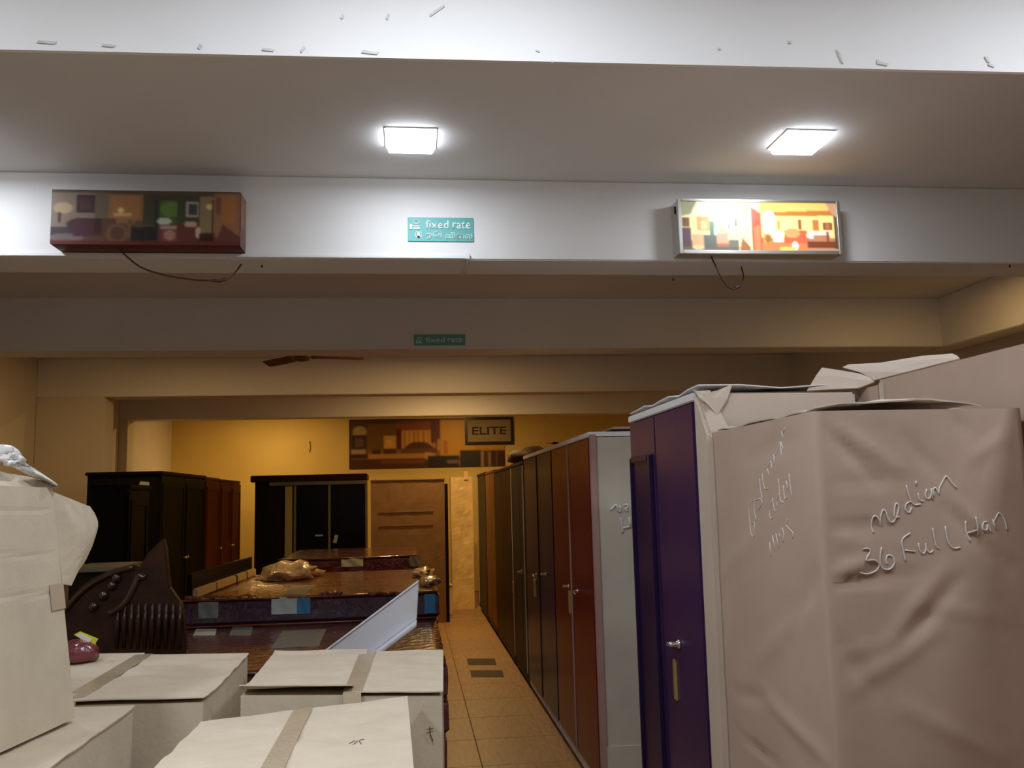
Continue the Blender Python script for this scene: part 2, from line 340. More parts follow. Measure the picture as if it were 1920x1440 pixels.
def living_room(w=150, h=50):
    a = blank(w, h, (120, 105, 92), (96, 60, 52))
    R(a, 0, 0, 1, .07, (88, 74, 62)); R(a, 0, .07, .28, .72, (138, 120, 104)); E(a, .06, .33, .05, .10, (186, 160, 128)); R(a, .045, .42, .052, .6, (60, 40, 36))
    R(a, .135, .10, .232, .42, (62, 44, 50)); R(a, .15, .14, .215, .38, (84, 58, 62)); R(a, .23, .07, .30, .72, (112, 96, 78))
    R(a, .30, .08, .50, .60, (146, 104, 66)); R(a, .32, .12, .46, .52, (158, 112, 68)); E(a, .36, .36, .018, .05, (225, 190, 130)); R(a, .33, .42, .42, .47, (205, 160, 100))
    R(a, .48, .08, .85, .62, (70, 68, 54)); R(a, .54, .18, .56, .66, (46, 52, 46)); R(a, .57, .18, .66, .6, (72, 96, 50)); E(a, .62, .33, .05, .15, (96, 128, 60)); R(a, .66, .12, .70, .6, (64, 74, 50))
    R(a, .71, .20, .775, .48, (170, 165, 160)); R(a, .725, .24, .765, .43, (66, 70, 70)); R(a, .78, .10, .86, .75, (146, 124, 92)); E(a, .83, .28, .02, .06, (226, 196, 140)); R(a, .848, .17, .856, .8, (52, 34, 24))
    R(a, .86, .05, 1, .85, (150, 104, 76)); R(a, .905, .08, .975, .58, (166, 112, 62)); R(a, .872, .12, .892, .42, (128, 78, 60)); PG(a, [(.87, .9), (.90, .60), (1, .84), (1, 1), (.87, 1)], (104, 56, 52))
    R(a, 0, .68, .16, .90, (66, 58, 64)); E(a, .08, .86, .09, .08, (122, 106, 108)); E(a, .18, .62, .10, .12, (74, 44, 50)); R(a, .12, .58, .24, .84, (82, 46, 56)); E(a, .25, .66, .03, .16, (64, 36, 38))
    R(a, .27, .52, .34, .90, (96, 66, 50)); E(a, .345, .78, .055, .18, (124, 86, 68)); E(a, .345, .78, .035, .12, (94, 62, 52)); R(a, .40, .55, .43, .86, (110, 92, 64)); R(a, .42, .66, .56, .92, (44, 36, 40)); R(a, .44, .58, .48, .68, (90, 84, 60))
    E(a, .59, .55, .04, .07, (190, 200, 180)); R(a, .575, .64, .67, .70, (176, 150, 136)); R(a, .58, .70, .66, .92, (132, 72, 66)); E(a, .62, .8, .03, .1, (176, 130, 116)); R(a, .66, .62, .78, .9, (104, 56, 48)); E(a, .73, .60, .035, .06, (190, 164, 140)); E(a, .77, .75, .015, .10, (206, 176, 158)); R(a, .78, .78, .86, .94, (60, 36, 26))
    R(a, 0, .92, 1, 1, (104, 42, 40)); return blur(a, 1)
def lit_room(w=150, h=54):
    a = blank(w, h, (222, 220, 180), (150, 90, 60))
    R(a, 0, 0, .44, .30, (206, 214, 178)); PG(a, [(0, .0), (.1, 0), (.06, .25), (0, .3)], (140, 138, 110)); E(a, .22, .10, .12, .12, (240, 246, 220)); R(a, 0, .30, .36, .8, (216, 206, 150)); R(a, .10, .33, .18, .6, (205, 150, 70)); E(a, .14, .48, .02, .08, (250, 210, 130))
    R(a, .01, .34, .055, .52, (110, 74, 50)); R(a, 0, .54, .06, .95, (86, 66, 70)); R(a, .20, .40, .30, .68, (160, 190, 130)); R(a, .185, .42, .205, .72, (70, 110, 84)); R(a, .21, .56, .235, .7, (240, 250, 220)); R(a, .28, .40, .345, .6, (236, 232, 206)); R(a, .295, .45, .315, .56, (120, 130, 110)); R(a, .345, .36, .352, .8, (96, 70, 40))
    R(a, .07, .68, .14, .9, (196, 160, 116)); R(a, .14, .70, .22, .98, (86, 92, 78)); R(a, .22, .66, .29, .86, (222, 150, 120)); R(a, .30, .78, .38, .95, (104, 104, 92)); R(a, .33, .5, .37, .78, (230, 206, 150)); R(a, 0, .93, .36, 1, (98, 92, 82)); E(a, .10, .92, .04, .05, (214, 186, 140))
    PG(a, [(.36, 0), (.44, 0), (.44, 1), (.36, 1)], (244, 226, 156)); PG(a, [(.37, .2), (.44, .05), (.44, .16), (.37, .32)], (196, 150, 110)); PG(a, [(.36, 1), (.38, .72), (.44, .95), (.44, 1)], (150, 96, 62))
    PG(a, [(.445, .10), (.51, .24), (.51, .98), (.445, 1)], (214, 84, 54)); PG(a, [(.46, .5), (.5, .45), (.5, .98), (.46, 1)], (232, 120, 80)); R(a, .437, .05, .447, 1, (252, 226, 180))
    R(a, .51, 0, 1, .28, (240, 196, 110)); PG(a, [(.56, .2), (1, .14), (1, .24), (.60, .30)], (190, 120, 56)); R(a, .51, .28, 1, .72, (248, 214, 140)); E(a, .555, .35, .045, .20, (255, 252, 226)); E(a, .56, .55, .04, .12, (255, 246, 190))
    R(a, .52, .66, .57, .88, (200, 150, 70)); E(a, .545, .74, .02, .08, (150, 100, 50)); R(a, .585, .60, .645, .82, (255, 236, 196)); R(a, .615, .38, .63, .55, (206, 136, 70)); R(a, .655, .58, .80, .84, (196, 96, 66)); E(a, .70, .62, .05, .10, (226, 150, 96)); R(a, .75, .36, .765, .56, (150, 84, 50))
    R(a, .84, .36, .88, .58, (186, 120, 66)); R(a, .91, .42, .965, .56, (130, 78, 46)); R(a, .92, .44, .955, .54, (170, 110, 70)); E(a, .85, .66, .06, .08, (244, 226, 200)); E(a, .92, .64, .03, .10, (226, 206, 184)); R(a, .84, .68, .95, .82, (180, 120, 90)); R(a, .80, .80, 1, .94, (116, 60, 40)); R(a, .93, .6, .94, .8, (120, 70, 50))
    R(a, .51, .84, .80, 1, (196, 120, 74)); E(a, .715, .88, .02, .09, (255, 250, 236)); R(a, .62, .92, .72, 1, (250, 180, 90)); R(a, .80, .93, 1, 1, (170, 130, 104)); R(a, .98, .05, 1, .95, (80, 60, 44)); PG(a, [(.93, 0), (1, 0), (1, .3), (.96, .2)], (196, 150, 120))
    return blur(a, 1)
def bedroom(w=150, h=50):
    a = blank(w, h, (104, 66, 30), (150, 112, 46))
    R(a, 0, 0, .30, .30, (84, 54, 26)); R(a, 0, .15, .12, .75, (96, 70, 40)); E(a, .065, .25, .045, .12, (176, 150, 110)); R(a, .02, .32, .11, .60, (58, 34, 24)); R(a, .04, .38, .095, .56, (104, 76, 66)); R(a, .01, .60, .11, .70, (170, 146, 108)); R(a, 0, .70, .12, .78, (60, 36, 20))
    R(a, .12, .10, .31, .62, (116, 80, 32)); R(a, .22, .34, .31, .64, (206, 160, 60)); E(a, .25, .48, .02, .08, (222, 170, 110)); R(a, .15, .62, .20, .70, (70, 36, 22)); R(a, .22, .60, .30, .70, (84, 44, 24))
    PG(a, [(.30, .12), (.60, .02), (.60, .22), (.30, .26)], (146, 72, 36)); R(a, .30, .22, .34, .62, (92, 36, 20)); R(a, .335, .24, .55, .62, (212, 158, 64))
    for k in range(7): R(a, .35+.03*k, .26, .357+.03*k, .62, (170, 110, 44))
    R(a, .52, .04, .60, .50, (96, 40, 22)); E(a, .44, .62, .09, .16, (84, 38, 20)); R(a, .33, .60, .56, .72, (108, 62, 40)); R(a, .58, 0, .80, .80, (210, 156, 44)); R(a, .56, .42, .59, .66, (196, 130, 60)); R(a, .60, .46, .63, .72, (186, 116, 48))
    R(a, .12, .70, .50, .80, (186, 136, 62)); R(a, 0, .80, .50, 1, (82, 42, 20)); R(a, .2, .82, .48, .9, (120, 66, 28)); PG(a, [(.48, .66), (.55, .70), (.52, .86), (.48, .8)], (198, 150, 84)); R(a, .50, .76, .70, 1, (42, 26, 18)); R(a, .62, .84, .70, .92, (120, 100, 70))
    R(a, .71, .66, .84, 1, (48, 38, 32)); R(a, .84, .68, .86, 1, (160, 140, 110)); R(a, .86, .68, .89, 1, (84, 40, 24)); R(a, .89, .70, .91, 1, (150, 120, 84)); R(a, .91, .68, 1, 1, (70, 34, 24)); R(a, .80, 0, 1, .66, (196, 146, 48)); R(a, .94, .70, .95, 1, (130, 96, 70))
    R(a, 0, 0, 1, .04, (70, 40, 20)); R(a, 0, 0, .012, 1, (60, 34, 18)); return blur(a, 1)
# ------------------------------------------------------------------ things on the first beam
YB1 = BEAM_Y[0]
# dark picture box
yf = YB1-.145
p = [PY(98, 359, yf), PY(451, 357, yf), PY(451, 468, yf), PY(98, 467, yf)]
x0, x1 = p[0].x, p[1].x; zt, zbm = (p[0].z+p[1].z)/2, max((p[2].z+p[3].z)/2, ZB+.023)
t = thing('picture_lightbox', 'unlit box with a dark living room picture, maroon underside, loose cable below', 'light box', ((x0+x1)/2, YB1-.07, zbm))
B(x0, x1, yf, YB1+.002, zbm, zt).build('case', 'maroonbox', t, .003)
print_sheet('picture_front', living_room(), print_mat('living_room_print'), t, (x0, yf-.002, zt), (x1-x0, 0, 0), (0, 0, zbm-zt))
side = blank(12, 30, (120, 84, 60), (96, 44, 44)); R(side, .2, .1, .8, .6, (140, 92, 56))
print_sheet('picture_side', side, print_mat('side_print'), t, (x1+.002, yf, zt), (0, .14, 0), (0, 0, zbm-zt))
c = [PY(a, b, y) for a, b, y in ((222, 482, YB1-.06), (262, 500, YB1-.05), (310, 516, YB1-.04), (360, 524, YB1-.03), (400, 526, YB1-.02), (430, 522, YB1+.0), (452, 506, YB1+.1))]
c[0].z = zbm+.004; c[-1].z = ZB-.004
MB().tube(smooth_path(c), .0045).build('power_cable', 'cable', t, smooth=True)
MB().tube([PY(398, 526, YB1-.02), PY(412, 527, YB1-.015), PY(424, 523, YB1-.005)], .008).build('cable_joint', 'cable', t, smooth=True)
# lit picture box
yf = YB1-.11
p = [PY(1270, 375, yf), PY(1576, 375, yf), PY(1577, 476, yf), PY(1272, 478, yf)]
x0, x1 = (p[0].x+p[3].x)/2, (p[1].x+p[2].x)/2; zt, zbm = (p[0].z+p[1].z)/2, (p[2].z+p[3].z)/2
t = thing('picture_lightbox', 'glowing box with a bright living room picture in a silver metal frame', 'light box', ((x0+x1)/2, YB1-.05, zbm))
B(x0+.003, x1-.003, yf+.006, YB1+.002, zbm+.003, zt-.003).build('case', 'alu', t, .003)
fr = MB(); e = .021
for a, b, c_, d in ((x0, x0+e, zbm, zt), (x1-e, x1, zbm, zt), (x0+e, x1-e, zt-e*.6, zt), (x0+e, x1-e, zbm, zbm+e)): fr.box(a, b, yf-.008, yf+.012, c_, d)
fr.build('frame', 'alu', t, .003)
print_sheet('picture_front', lit_room(), print_mat('lit_room_print', .3, .82), t, (x0+e, yf+.003, zt-e*.6), (x1-x0-2*e, 0, 0), (0, 0, zbm-zt+e*1.6))
B(x0-.001, x0+.012, yf+.03, yf+.045, zt-.07, zt-.03).build('clip', 'darkrubber', t)
c = [PY(a, b, y) for a, b, y in ((1334, 489, YB1-.05), (1348, 512, YB1-.05), (1362, 535, YB1-.04), (1376, 542, YB1-.03), (1390, 532, YB1+.0), (1394, 518, YB1+.05), (1390, 503, YB1+.10))]
c[0].z = zbm+.004; c[-1].z = ZB-.003
MB().tube(smooth_path(c), .0042).build('power_cable', 'cabled', t, smooth=True)
MB().tube([PY(1378, 540, YB1-.02), PY(1386, 537, YB1-.01), PY(1390, 531, YB1)], .008).build('cable_joint', 'cabled', t, smooth=True)
# fixed rate signs
def icon(parent, x, y, z, s, m):
    g = MB(); g.box(x, x+s*.22, y-.002, y+.002, z, z+s*.55); g.box(x+s*.3, x+s*.9, y-.002, y+.002, z+s*.30, z+s*.42); g.box(x+s*.35, x+s*.95, y-.002, y+.002, z+s*.02, z+s*.2)
    g.tube([(x+s*(.62+.3*math.cos(k*.7)), y-.001, z+s*(.75+.22*math.sin(k*.7))) for k in range(10)], s*.05, 5)
    g.build('icon', m, parent)
ys = YB1-.004; p0, p1 = PY(765, 452, ys), PY(887, 409, ys)
t = thing('wall_sign', 'teal fixed rate sign with two lines of white lettering on the white beam', 'sign', ((p0.x+p1.x)/2, ys, p0.z))
W, Hh = p1.x-p0.x, p1.z-p0.z
B(p0.x, p1.x, ys-.003, YB1+.001, p0.z, p1.z).build('plate', 'teal', t)
text_mesh('lettering', 'fixed', 'signtext', t, (p0.x+.27*W, ys-.0055, p0.z+.52*Hh), p0.x+.625*W, .36*Hh, bold=.015)
text_mesh('lettering', 'rate', 'signtext', t, (p0.x+.68*W, ys-.0055, p0.z+.52*Hh), p0.x+.965*W, .33*Hh, bold=.015)
text_mesh('lettering', '\u0b92\u0bc7\u0bb0', 'signtext', t, (p0.x+.27*W, ys-.0055, p0.z+.08*Hh), p0.x+.53*W, .33*Hh, bold=.01)
text_mesh('lettering', '\u0bb5\u0bbf\u0bc8\u0bb2', 'signtext', t, (p0.x+.57*W, ys-.0055, p0.z+.10*Hh), p0.x+.985*W, .29*Hh, bold=.01)
icon(t, p0.x+.03*W, ys-.0045, p0.z+.48*Hh, .42*Hh, 'signtext'); 
g = MB(); cx, cz = p0.x+.16*W, p0.z+.26*Hh
for sgn in (-1, 1): g.tube([(cx+sgn*.045*W*math.cos(a), ys-.0045, cz+.2*Hh*math.sin(a)) for a in np.linspace(-.9, .9, 7)], .0022, 5)
g.box(cx-.006, cx+.006, ys-.006, ys-.002, cz-.014, cz+.016); g.box(cx-.011, cx+.011, ys-.006, ys-.002, cz-.014, cz-.006); g.build('icon', 'signtext', t)
ys = BEAM_Y[1]-.004; p0, p1 = PY(776, 648, ys), PY(872, 627, ys); W, Hh = p1.x-p0.x, p1.z-p0.z
t = thing('wall_sign', 'narrow green fixed rate sign with one line on the second, dim beam', 'sign', ((p0.x+p1.x)/2, ys, p0.z))
B(p0.x, p1.x, ys-.003, BEAM_Y[1]+.001, p0.z, p1.z).build('plate', 'teal', t)
text_mesh('lettering', 'fixed', 'signtext', t, (p0.x+.23*W, ys-.0055, p0.z+.27*Hh), p0.x+.60*W, .5*Hh, bold=.015)
text_mesh('lettering', 'rate', 'signtext', t, (p0.x+.655*W, ys-.0055, p0.z+.27*Hh), p0.x+.95*W, .46*Hh, bold=.015)
icon(t, p0.x+.04*W, ys-.0045, p0.z+.2*Hh, .55*Hh, 'signtext')
# trunking along the beam foot with its end clip
a, b = PY(875, 488, YB1), Vector((XL, YB1, 0))
t = thing('cable_trunking', 'thin white cable trunking along the foot of the white beam', 'trunking', (-1.5, YB1, ZB))
B(-3.9, a.x, YB1-.014, YB1+.001, ZB+.003, ZB+.021).build('channel', 'pvc', t, .002)
B(a.x-.008, a.x+.016, YB1-.018, YB1+.001, ZB-.001, ZB+.03).build('end_cap', 'pvc', t, .003)
tag(MB().tube([(a.x+.004, YB1+.004, ZB-.006), (a.x+.006, YB1+.08, ZB-.0065), (a.x+.002, YB1+.18, ZB-.006), (a.x+.003, YB1+.28, ZB-.006)], .0055).build('loose_cable', 'pvc', smooth=True), 'short white cable crossing the beam underside from the trunking end', 'cable')
for px, py, lb in ((491, 497, 'small dark screw in the beam underside beside the hanging brown cable'), (1262, 522, 'small dark nail under the beam near the lit picture box'), (1893, 497, 'small dark nail in the beam underside towards the right wall')):
    q = PZ(px, py, ZB)
    tag(MB().lathe((q.x, q.y, ZB-.012), [(.004, 0), (.007, .003), (.004, .006), (.003, .014)], 8).build('ceiling_nail', 'cabled'), lb, 'nail')
# ceiling fan between the second and third beams
hb = PY(565, 676, 8.55); zf = hb.z
t = thing('ceiling_fan', 'brown ceiling fan half hidden behind the dim beam', 'fan', (hb.x, hb.y, zf))
MB().lathe((hb.x, hb.y, zf), [(.02, -.01), (.07, 0), (.095, .03), (.09, .07), (.04, .10), (.015, .11)], 18).build('motor', 'fan', t, smooth=True)
MB().lathe((hb.x, hb.y, zf+.10), [(.012, 0), (.012, ZC-zf-.14), (.05, ZC-zf-.11), (.05, ZC-zf-.10)], 12).build('rod', 'fan', t)
for k in range(3):
    an = math.radians(12+120*k); d = Vector((math.cos(an), math.sin(an), 0)); n = Vector((-d.y, d.x, 0)); c = Vector((hb.x, hb.y, zf+.035))
    rows = [[c+d*s+n*wd*u+Vector((0, 0, .02*u)) for u in (-1, 0, 1)] for s, wd in ((.09, .03), (.16, .05), (.35, .06), (.58, .055), (.60, .04))]
    MB().sheet(rows, .005).build('blade', 'fan', t)
# ------------------------------------------------------------------ back wall
yw = YB-.006
p0, p1 = PY(655, 880, yw), PY(945, 786, yw); q0 = PY(655, 787, yw)
t = thing('wall_poster', 'wide bedroom picture poster on the yellow back wall', 'poster', ((p0.x+p1.x)/2, yw, p0.z))
zt_ = min(q0.z, ZC-.02); B(p0.x, p1.x, yw-.004, YB+.001, p0.z, zt_).build('backing', 'frame', t)
print_sheet('picture', bedroom(), print_mat('bedroom_print', .5), t, (p0.x, yw-.006, zt_), (p1.x-p0.x, 0, 0), (0, 0, p0.z-zt_))
p0, p1 = PY(872, 834, yw-.02), PY(962, 781, yw-.02)
t = thing('framed_sign', 'framed ELITE name board in a dark wooden frame on the back wall', 'framed sign', ((p0.x+p1.x)/2, yw, p0.z)); e = .05; W, Hh = p1.x-p0.x, p1.z-p0.z
fr = MB()
for a, b, c_, d in ((p0.x, p0.x+e, p0.z, p1.z), (p1.x-e, p1.x, p0.z, p1.z), (p0.x+e, p1.x-e, p1.z-e, p1.z), (p0.x+e, p1.x-e, p0.z, p0.z+e)): fr.box(a, b, yw-.035, yw-.004, c_, d)
fr.build('frame', 'frame', t, .006)
B(p0.x+e*.8, p1.x-e*.8, yw-.020, yw-.006, p0.z+e*.8, p1.z-e*.8).build('mount', 'mountboard', t)
cuf = 'ELITE'
text_mesh('lettering', cuf, 'lettering', t, (p0.x+.15*W, yw-.023, p0.z+.36*Hh), p0.x+.85*W, .28*Hh, bold=.015)
q = PY(581, 838, yw)
t = thing('wall_hook', 'small dark hook with a string on the yellow back wall', 'hook', (q.x, yw, q.z-.09))
MB().tube([(q.x, YB, q.z+.10), (q.x, yw-.03, q.z+.095), (q.x, yw-.03, q.z+.06)], .006).build('nail', 'cabled', t)
MB().tube([(q.x, yw-.028, q.z+.07), (q.x+.01, yw-.012, q.z-.02), (q.x-.008, yw-.01, q.z-.09)], .005).build('string', 'cabled', t)
# ------------------------------------------------------------------ wardrobe builders
RG = 'steel and wood wardrobes lined up along the aisle'
def handle(parent, x, y, z, sc=1.0, sy=1):
    h = MB().lathe((x, y, z), [(.016*sc, .001), (.016*sc, -.006), (.008*sc, -.010), (.008*sc, -.030)], 10, 'x')
    h.tube([(x-.028, y, z), (x-.032, y+.035*sy*sc, z-.004), (x-.028, y+.075*sy*sc, z-.014)], [.009*sc, .008*sc, .006*sc], 8)
    return h.build('handle', 'chrome', parent, smooth=True)
def wardrobe(name, label, y0, y1, seam, m, x0=1.0, dep=.55, z1=1.985, side=None, plinth='pale', seamstrip=None, top='foamw', plate=True, hy=None, hz=1.07, base=.10, edges=None, cat='wardrobe'):
    t = thing(name, label, cat, (x0+dep/2, (y0+y1)/2, 0), RG)
    B(x0+.012, x0+dep, y0, y1, base-.005, z1-.012).build('carcass', m, t, .004)
    B(x0+.03, x0+dep-.01, y0+.01, y1-.01, 0, base).build('plinth', plinth, t)
    B(x0-.004, x0+.05, y0+.005, y1-.005, base*.45, base).build('base_rail', plinth, t, .004)
    for a, b in ((y0+.012, seam-.004), (seam+.004, y1-.012)):
        B(x0-.012, x0+.0125, a, b, base+.01, z1-.035).build('door', m, t, .004)
    B(x0-.014, x0+dep, y0-.004, y1+.004, z1-.03, z1).build('top_edge', top, t, .004)
    if seamstrip: B(x0-.017, x0-.006, seam-.013, seam+.013, base+.01, z1-.036).build('seam_strip', seamstrip, t, .002)
    if edges:
        for yy in edges: B(x0-.018, x0-.006, yy-.02, yy+.02, base+.02, z1-.04).build('edge_strip', 'pale', t, .003)
    if side: B(x0+.002, x0+dep, y0-.006, y0+.001, .02, z1-.03).build('side_wrap', side, t)
    return t
def scribble(parent, strokes, tf, place, r=.0026, m='chalk', name='chalk_writing'):
    for st in strokes:
        pts = [place(*tf(u, v)) for u, v in st]
        MB().tube(smooth_path(pts, 3), r, 5).build(name, m, parent, smooth=True)
# purple
tp = wardrobe('wardrobe', 'purple steel wardrobe with a framed panel door, kraft card over its side', 2.985, 3.90, 3.487, 'purple', plinth='pale')
fr = MB(); ya, yb, za, zb_ = 3.525, 3.865, .20, 1.80
for a, b, c_, d in ((ya, ya+.045, za, zb_), (yb-.03, yb, za, zb_), (ya+.045, yb-.03, zb_-.035, zb_), (ya+.045, yb-.03, za, za+.06)): fr.box(.972, .990, a, b, c_, d)
fr.build('panel_frame', 'purpled', tp, .008)
B(.983, .992, ya+.03, yb-.02, za+.03, zb_-.03).build('panel', 'purpled', tp)
q = PX(1272, 1212, .985); h_ = handle(tp, .987, q.y-.01, q.z+.01, 1.1, 1)
q0, q1 = PX(1265, 1236, .985), PX(1265, 1310, .985)
B(.980, .989, q0.y-.016, q0.y+.016, q1.z, q0.z).build('lock_plate', 'gold', tp, .003)
B(1.0, 1.55, 2.90, 2.984, .02, 1.972).build('side_cover', 'kraftl', tp, .008)
MB().hexa([(.985, 2.845, .02), (1.075, 2.845, .02), (1.03, 2.93, .02), (.985, 2.986, .02)], [(.992, 2.85, 1.83), (1.085, 2.85, 1.83), (1.04, 2.93, 2.0), (.992, 2.99, 2.0)]).build('corner_wrap', 'kraftl', tp, .012)
rows = [[PY(a, b, y) for a, b, y in r] for r in (((1300, 731, 3.0), (1320, 738, 2.96), (1345, 733, 2.95), (1368, 727, 2.98)), ((1306, 738, 2.93), (1322, 746, 2.90), (1344, 745, 2.89), (1372, 722, 2.90)), ((1312, 745, 2.905), (1326, 758, 2.895), (1345, 778, 2.888), (1364, 748, 2.888)))]
MB().sheet(rows, .004).build('torn_flap', 'kraftl', tp)
rows = [[Vector((x, y, 1.992+.018*abs(math.sin(9*y+x*6)))) for x in (1.0, 1.15, 1.3, 1.5)] for y in np.linspace(2.95, 3.92, 9)]
MB().sheet(rows, .004).build('top_sheet', 'foamw', tp)
# red
tr = wardrobe('wardrobe', 'oxblood red steel wardrobe with brass lock plate and grey wrapped side', 4.83, 6.155, 5.503, 'red', side='greywrap', seamstrip='seam')
B(.99, 1.03, 4.812, 4.832, .02, 1.97).build('corner_strip', 'seam', tr, .004)
q = PX(1067, 1099, .985); handle(tr, .987, q.y, q.z, .95, 1); q = PX(1084, 1108, .985); handle(tr, .987, q.y, q.z, .7, -1)
q0, q1 = PX(1068, 1108, .985), PX(1069, 1150, .985); B(.978, .988, q0.y-.024, q0.y+.024, q1.z, q0.z).build('lock_plate', 'gold', tr, .003)
B(1.01, 1.54, 4.815, 4.826, .02, .30).build('wrap_overlap', 'greywrap', tr)
S = [[(460, 580), (520, 520), (570, 480), (590, 540), (620, 600), (660, 600), (640, 500)], [(610, 500), (670, 560)], [(720, 490), (780, 470), (795, 530), (740, 560), (790, 590)], [(650, 730), (680, 880), (700, 1020)], [(820, 720), (845, 920)], [(690, 930), (850, 900)]]
scribble(tr, S, lambda u, v: (1100+u/10.28, 900+v/10.28), lambda a, b: PY(a, b, 4.8225), .006)
# navy
tn = wardrobe('wardrobe', 'navy blue steel wardrobe with chrome handles next to the red one', 6.17, 7.70, 6.907, 'navy', seamstrip='slate')
q = PX(1006, 1078, .985); handle(tn, .987, q.y, q.z, 1.2, -1); q = PX(1024, 1076, .985); handle(tn, .987, q.y, q.z, 1.0, 1)
q0, q1 = PX(1003, 1086, .985), PX(1003, 1118, .985); B(.978, .988, q0.y-.04, q0.y+.04, q1.z, q0.z).build('lock_plate', 'gold', tn, .003)
# slate, dark brown, orange brown, black
ts = wardrobe('wardrobe', 'slate grey wardrobe with pale edge strips between the navy and brown ones', 7.715, 8.73, 8.07, 'slate', edges=(7.76, 8.68), top='slate', plinth='slate', z1=1.95)
q = PX(979, 1072, .985); handle(ts, .987, q.y, q.z, 1.2, 1); q0, q1 = PX(963, 1090, .985), PX(963, 1112, .985); B(.978, .988, q0.y-.04, q0.y+.04, q1.z, q0.z).build('lock_plate', 'gold', ts, .003)
wardrobe('wardrobe', 'dark brown wooden wardrobe with a bundle on its top', 8.765, 10.46, 9.6, 'dkbrown', top='dkbrown', plinth='dkbrown', z1=1.945)
wardrobe('wardrobe', 'orange brown wooden wardrobe between the dark brown and black ones', 10.49, 11.72, 11.1, 'orangewood', top='orangewood', plinth='dkbrown', z1=1.96)
wardrobe('wardrobe', 'black wardrobe with a pale edge beside the cream wrapped piece', 11.75, 13.25, 12.5, 'blackwood', top='blackwood', plinth='blackwood', z1=1.97, edges=(13.1,))
# bundle and carton on the row's tops
def blob(name, m, c, r, seed, parent=None, amp=.25, sub=3, flat=None, fr=2.2):
    bm = bmesh.new(); bmesh.ops.create_icosphere(bm, subdivisions=sub, radius=1); vs = []
    for v in bm.verts:
        k = 1+amp*noise.noise(v.co*fr+Vector((seed*3.1, seed, 0)))+amp*.5*noise.noise(v.co*fr*2.6+Vector((0, seed*2, 5)))
        p = Vector((c[0]+v.co.x*r[0]*k, c[1]+v.co.y*r[1]*k, c[2]+v.co.z*r[2]*k))
        if flat is not None: p.z = max(p.z, flat)
        vs.append(p)
    fs = [tuple(v.index for v in f.verts) for f in bm.faces]; bm.free()
    return MB().quads(vs, fs).build(name, m, parent, smooth=True)
tag(blob('cloth_bundle', 'bundle', (1.26, 9.14, 2.03), (.24, .34, .12), 3, flat=1.947), 'dark brown cloth bundle on top of the dark brown wardrobe', 'bundle')
t = thing('flat_carton', 'flat brown carton with a black strip lying on top of the red wardrobe', 'carton', (1.35, 5.7, 1.986))
B(1.20, 1.55, 5.15, 6.1, 1.986, 2.037).build('body', 'kraft', t, .006); B(1.195, 1.4, 5.145, 5.6, 2.0, 2.022).build('strap', 'darkrubber', t, .002)
rows = [[Vector((x, y, 2.001+.012*math.sin(7*y)+.03*max(0, (1.06-x)*6))) for x in (.985, 1.05, 1.12)] for y in np.linspace(6.0, 6.35, 6)]
tag(MB().sheet(rows, .004).build('film_scrap', 'darkrubber'), 'dark scrap of packing film over the joint of the red and navy wardrobes', 'packing film')
# ------------------------------------------------------------------ kraft wrapped wardrobe with chalk writing
def seg_d(p, a, b):
    ab = b-a; t = max(0, min(1, (p-a).dot(ab)/ab.length_squared)); return (p-(a+ab*t)).length, t
WX0, WX1, WY0, WY1, WZ = 1.0, 1.555, 2.085, 2.835, 1.832
def fcoord(px, py): q = PY(px, py, WY0); return Vector((q.x, q.z))
def lcoord(px, py): q = PX(px, py, WX0); return Vector((q.y, q.z))
FC = [(fcoord(*a), fcoord(*b), h, w) for a, b, h, w in (
    ((1545, 800), (1650, 905), -.007, .012), ((1570, 800), (1690, 880), .006, .014), ((1550, 1085), (1640, 1045), .010, .010), ((1555, 1092), (1720, 1078), -.007, .010),
    ((1690, 1215), (1800, 1085), -.008, .014), ((1670, 1195), (1770, 1065), .006, .014), ((1775, 950), (1890, 1075), -.006, .014), ((1790, 940), (1890, 1040), .006, .012),
    ((1560, 905), (1700, 900), -.004, .010), ((1560, 985), (1690, 990), -.005, .010), ((1570, 1010), (1650, 1030), .005, .008), ((1600, 1290), (1760, 1180), .006, .02), ((1790, 780), (1810, 810), -.006, .012),
    ((1700, 1330), (1880, 1420), .006, .02), ((1570, 1200), (1640, 1300), -.005, .015), ((1820, 860), (1880, 820), .005, .015), ((1700, 820), (1770, 900), -.005, .015), ((1720, 1130), (1890, 1160), .004, .014), ((1560, 1230), (1700, 1200), .004, .01))]
LC = [(lcoord(*a), lcoord(*b), h, w) for a, b, h, w in (
    ((1380, 1300), (1440, 1310), -.006, .02), ((1440, 1310), (1550, 1425), .009, .02), ((1420, 1240), (1520, 1140), .006, .03), ((1480, 1200), (1530, 1080), -.006, .03), ((1350, 1080), (1420, 1000), .004, .03),
    ((1400, 860), (1500, 820), -.004, .03), ((1372, 1362), (1466, 1440), -.010, .006))]
def disp(p, cr):
    d = .004*noise.noise(Vector((p.x*4, p.y*2.5, 3.3)))+.0015*noise.noise(Vector((p.x*14, p.y*9, 1)))
    for a, b, h, w_ in cr:
        ds, t = seg_d(p, a, b); d += h*math.exp(-(ds/w_)**2)*(1-.5*abs(2*t-1))
    return d
tw = thing('wrapped_wardrobe', 'wardrobe fully wrapped in kraft card with white chalk writing, torn top', 'wrapped wardrobe', ((WX0+WX1)/2, (WY0+WY1)/2, 0))
m_ = MB(); nx, ny, nz = 40, 44, 110; R_ = .02
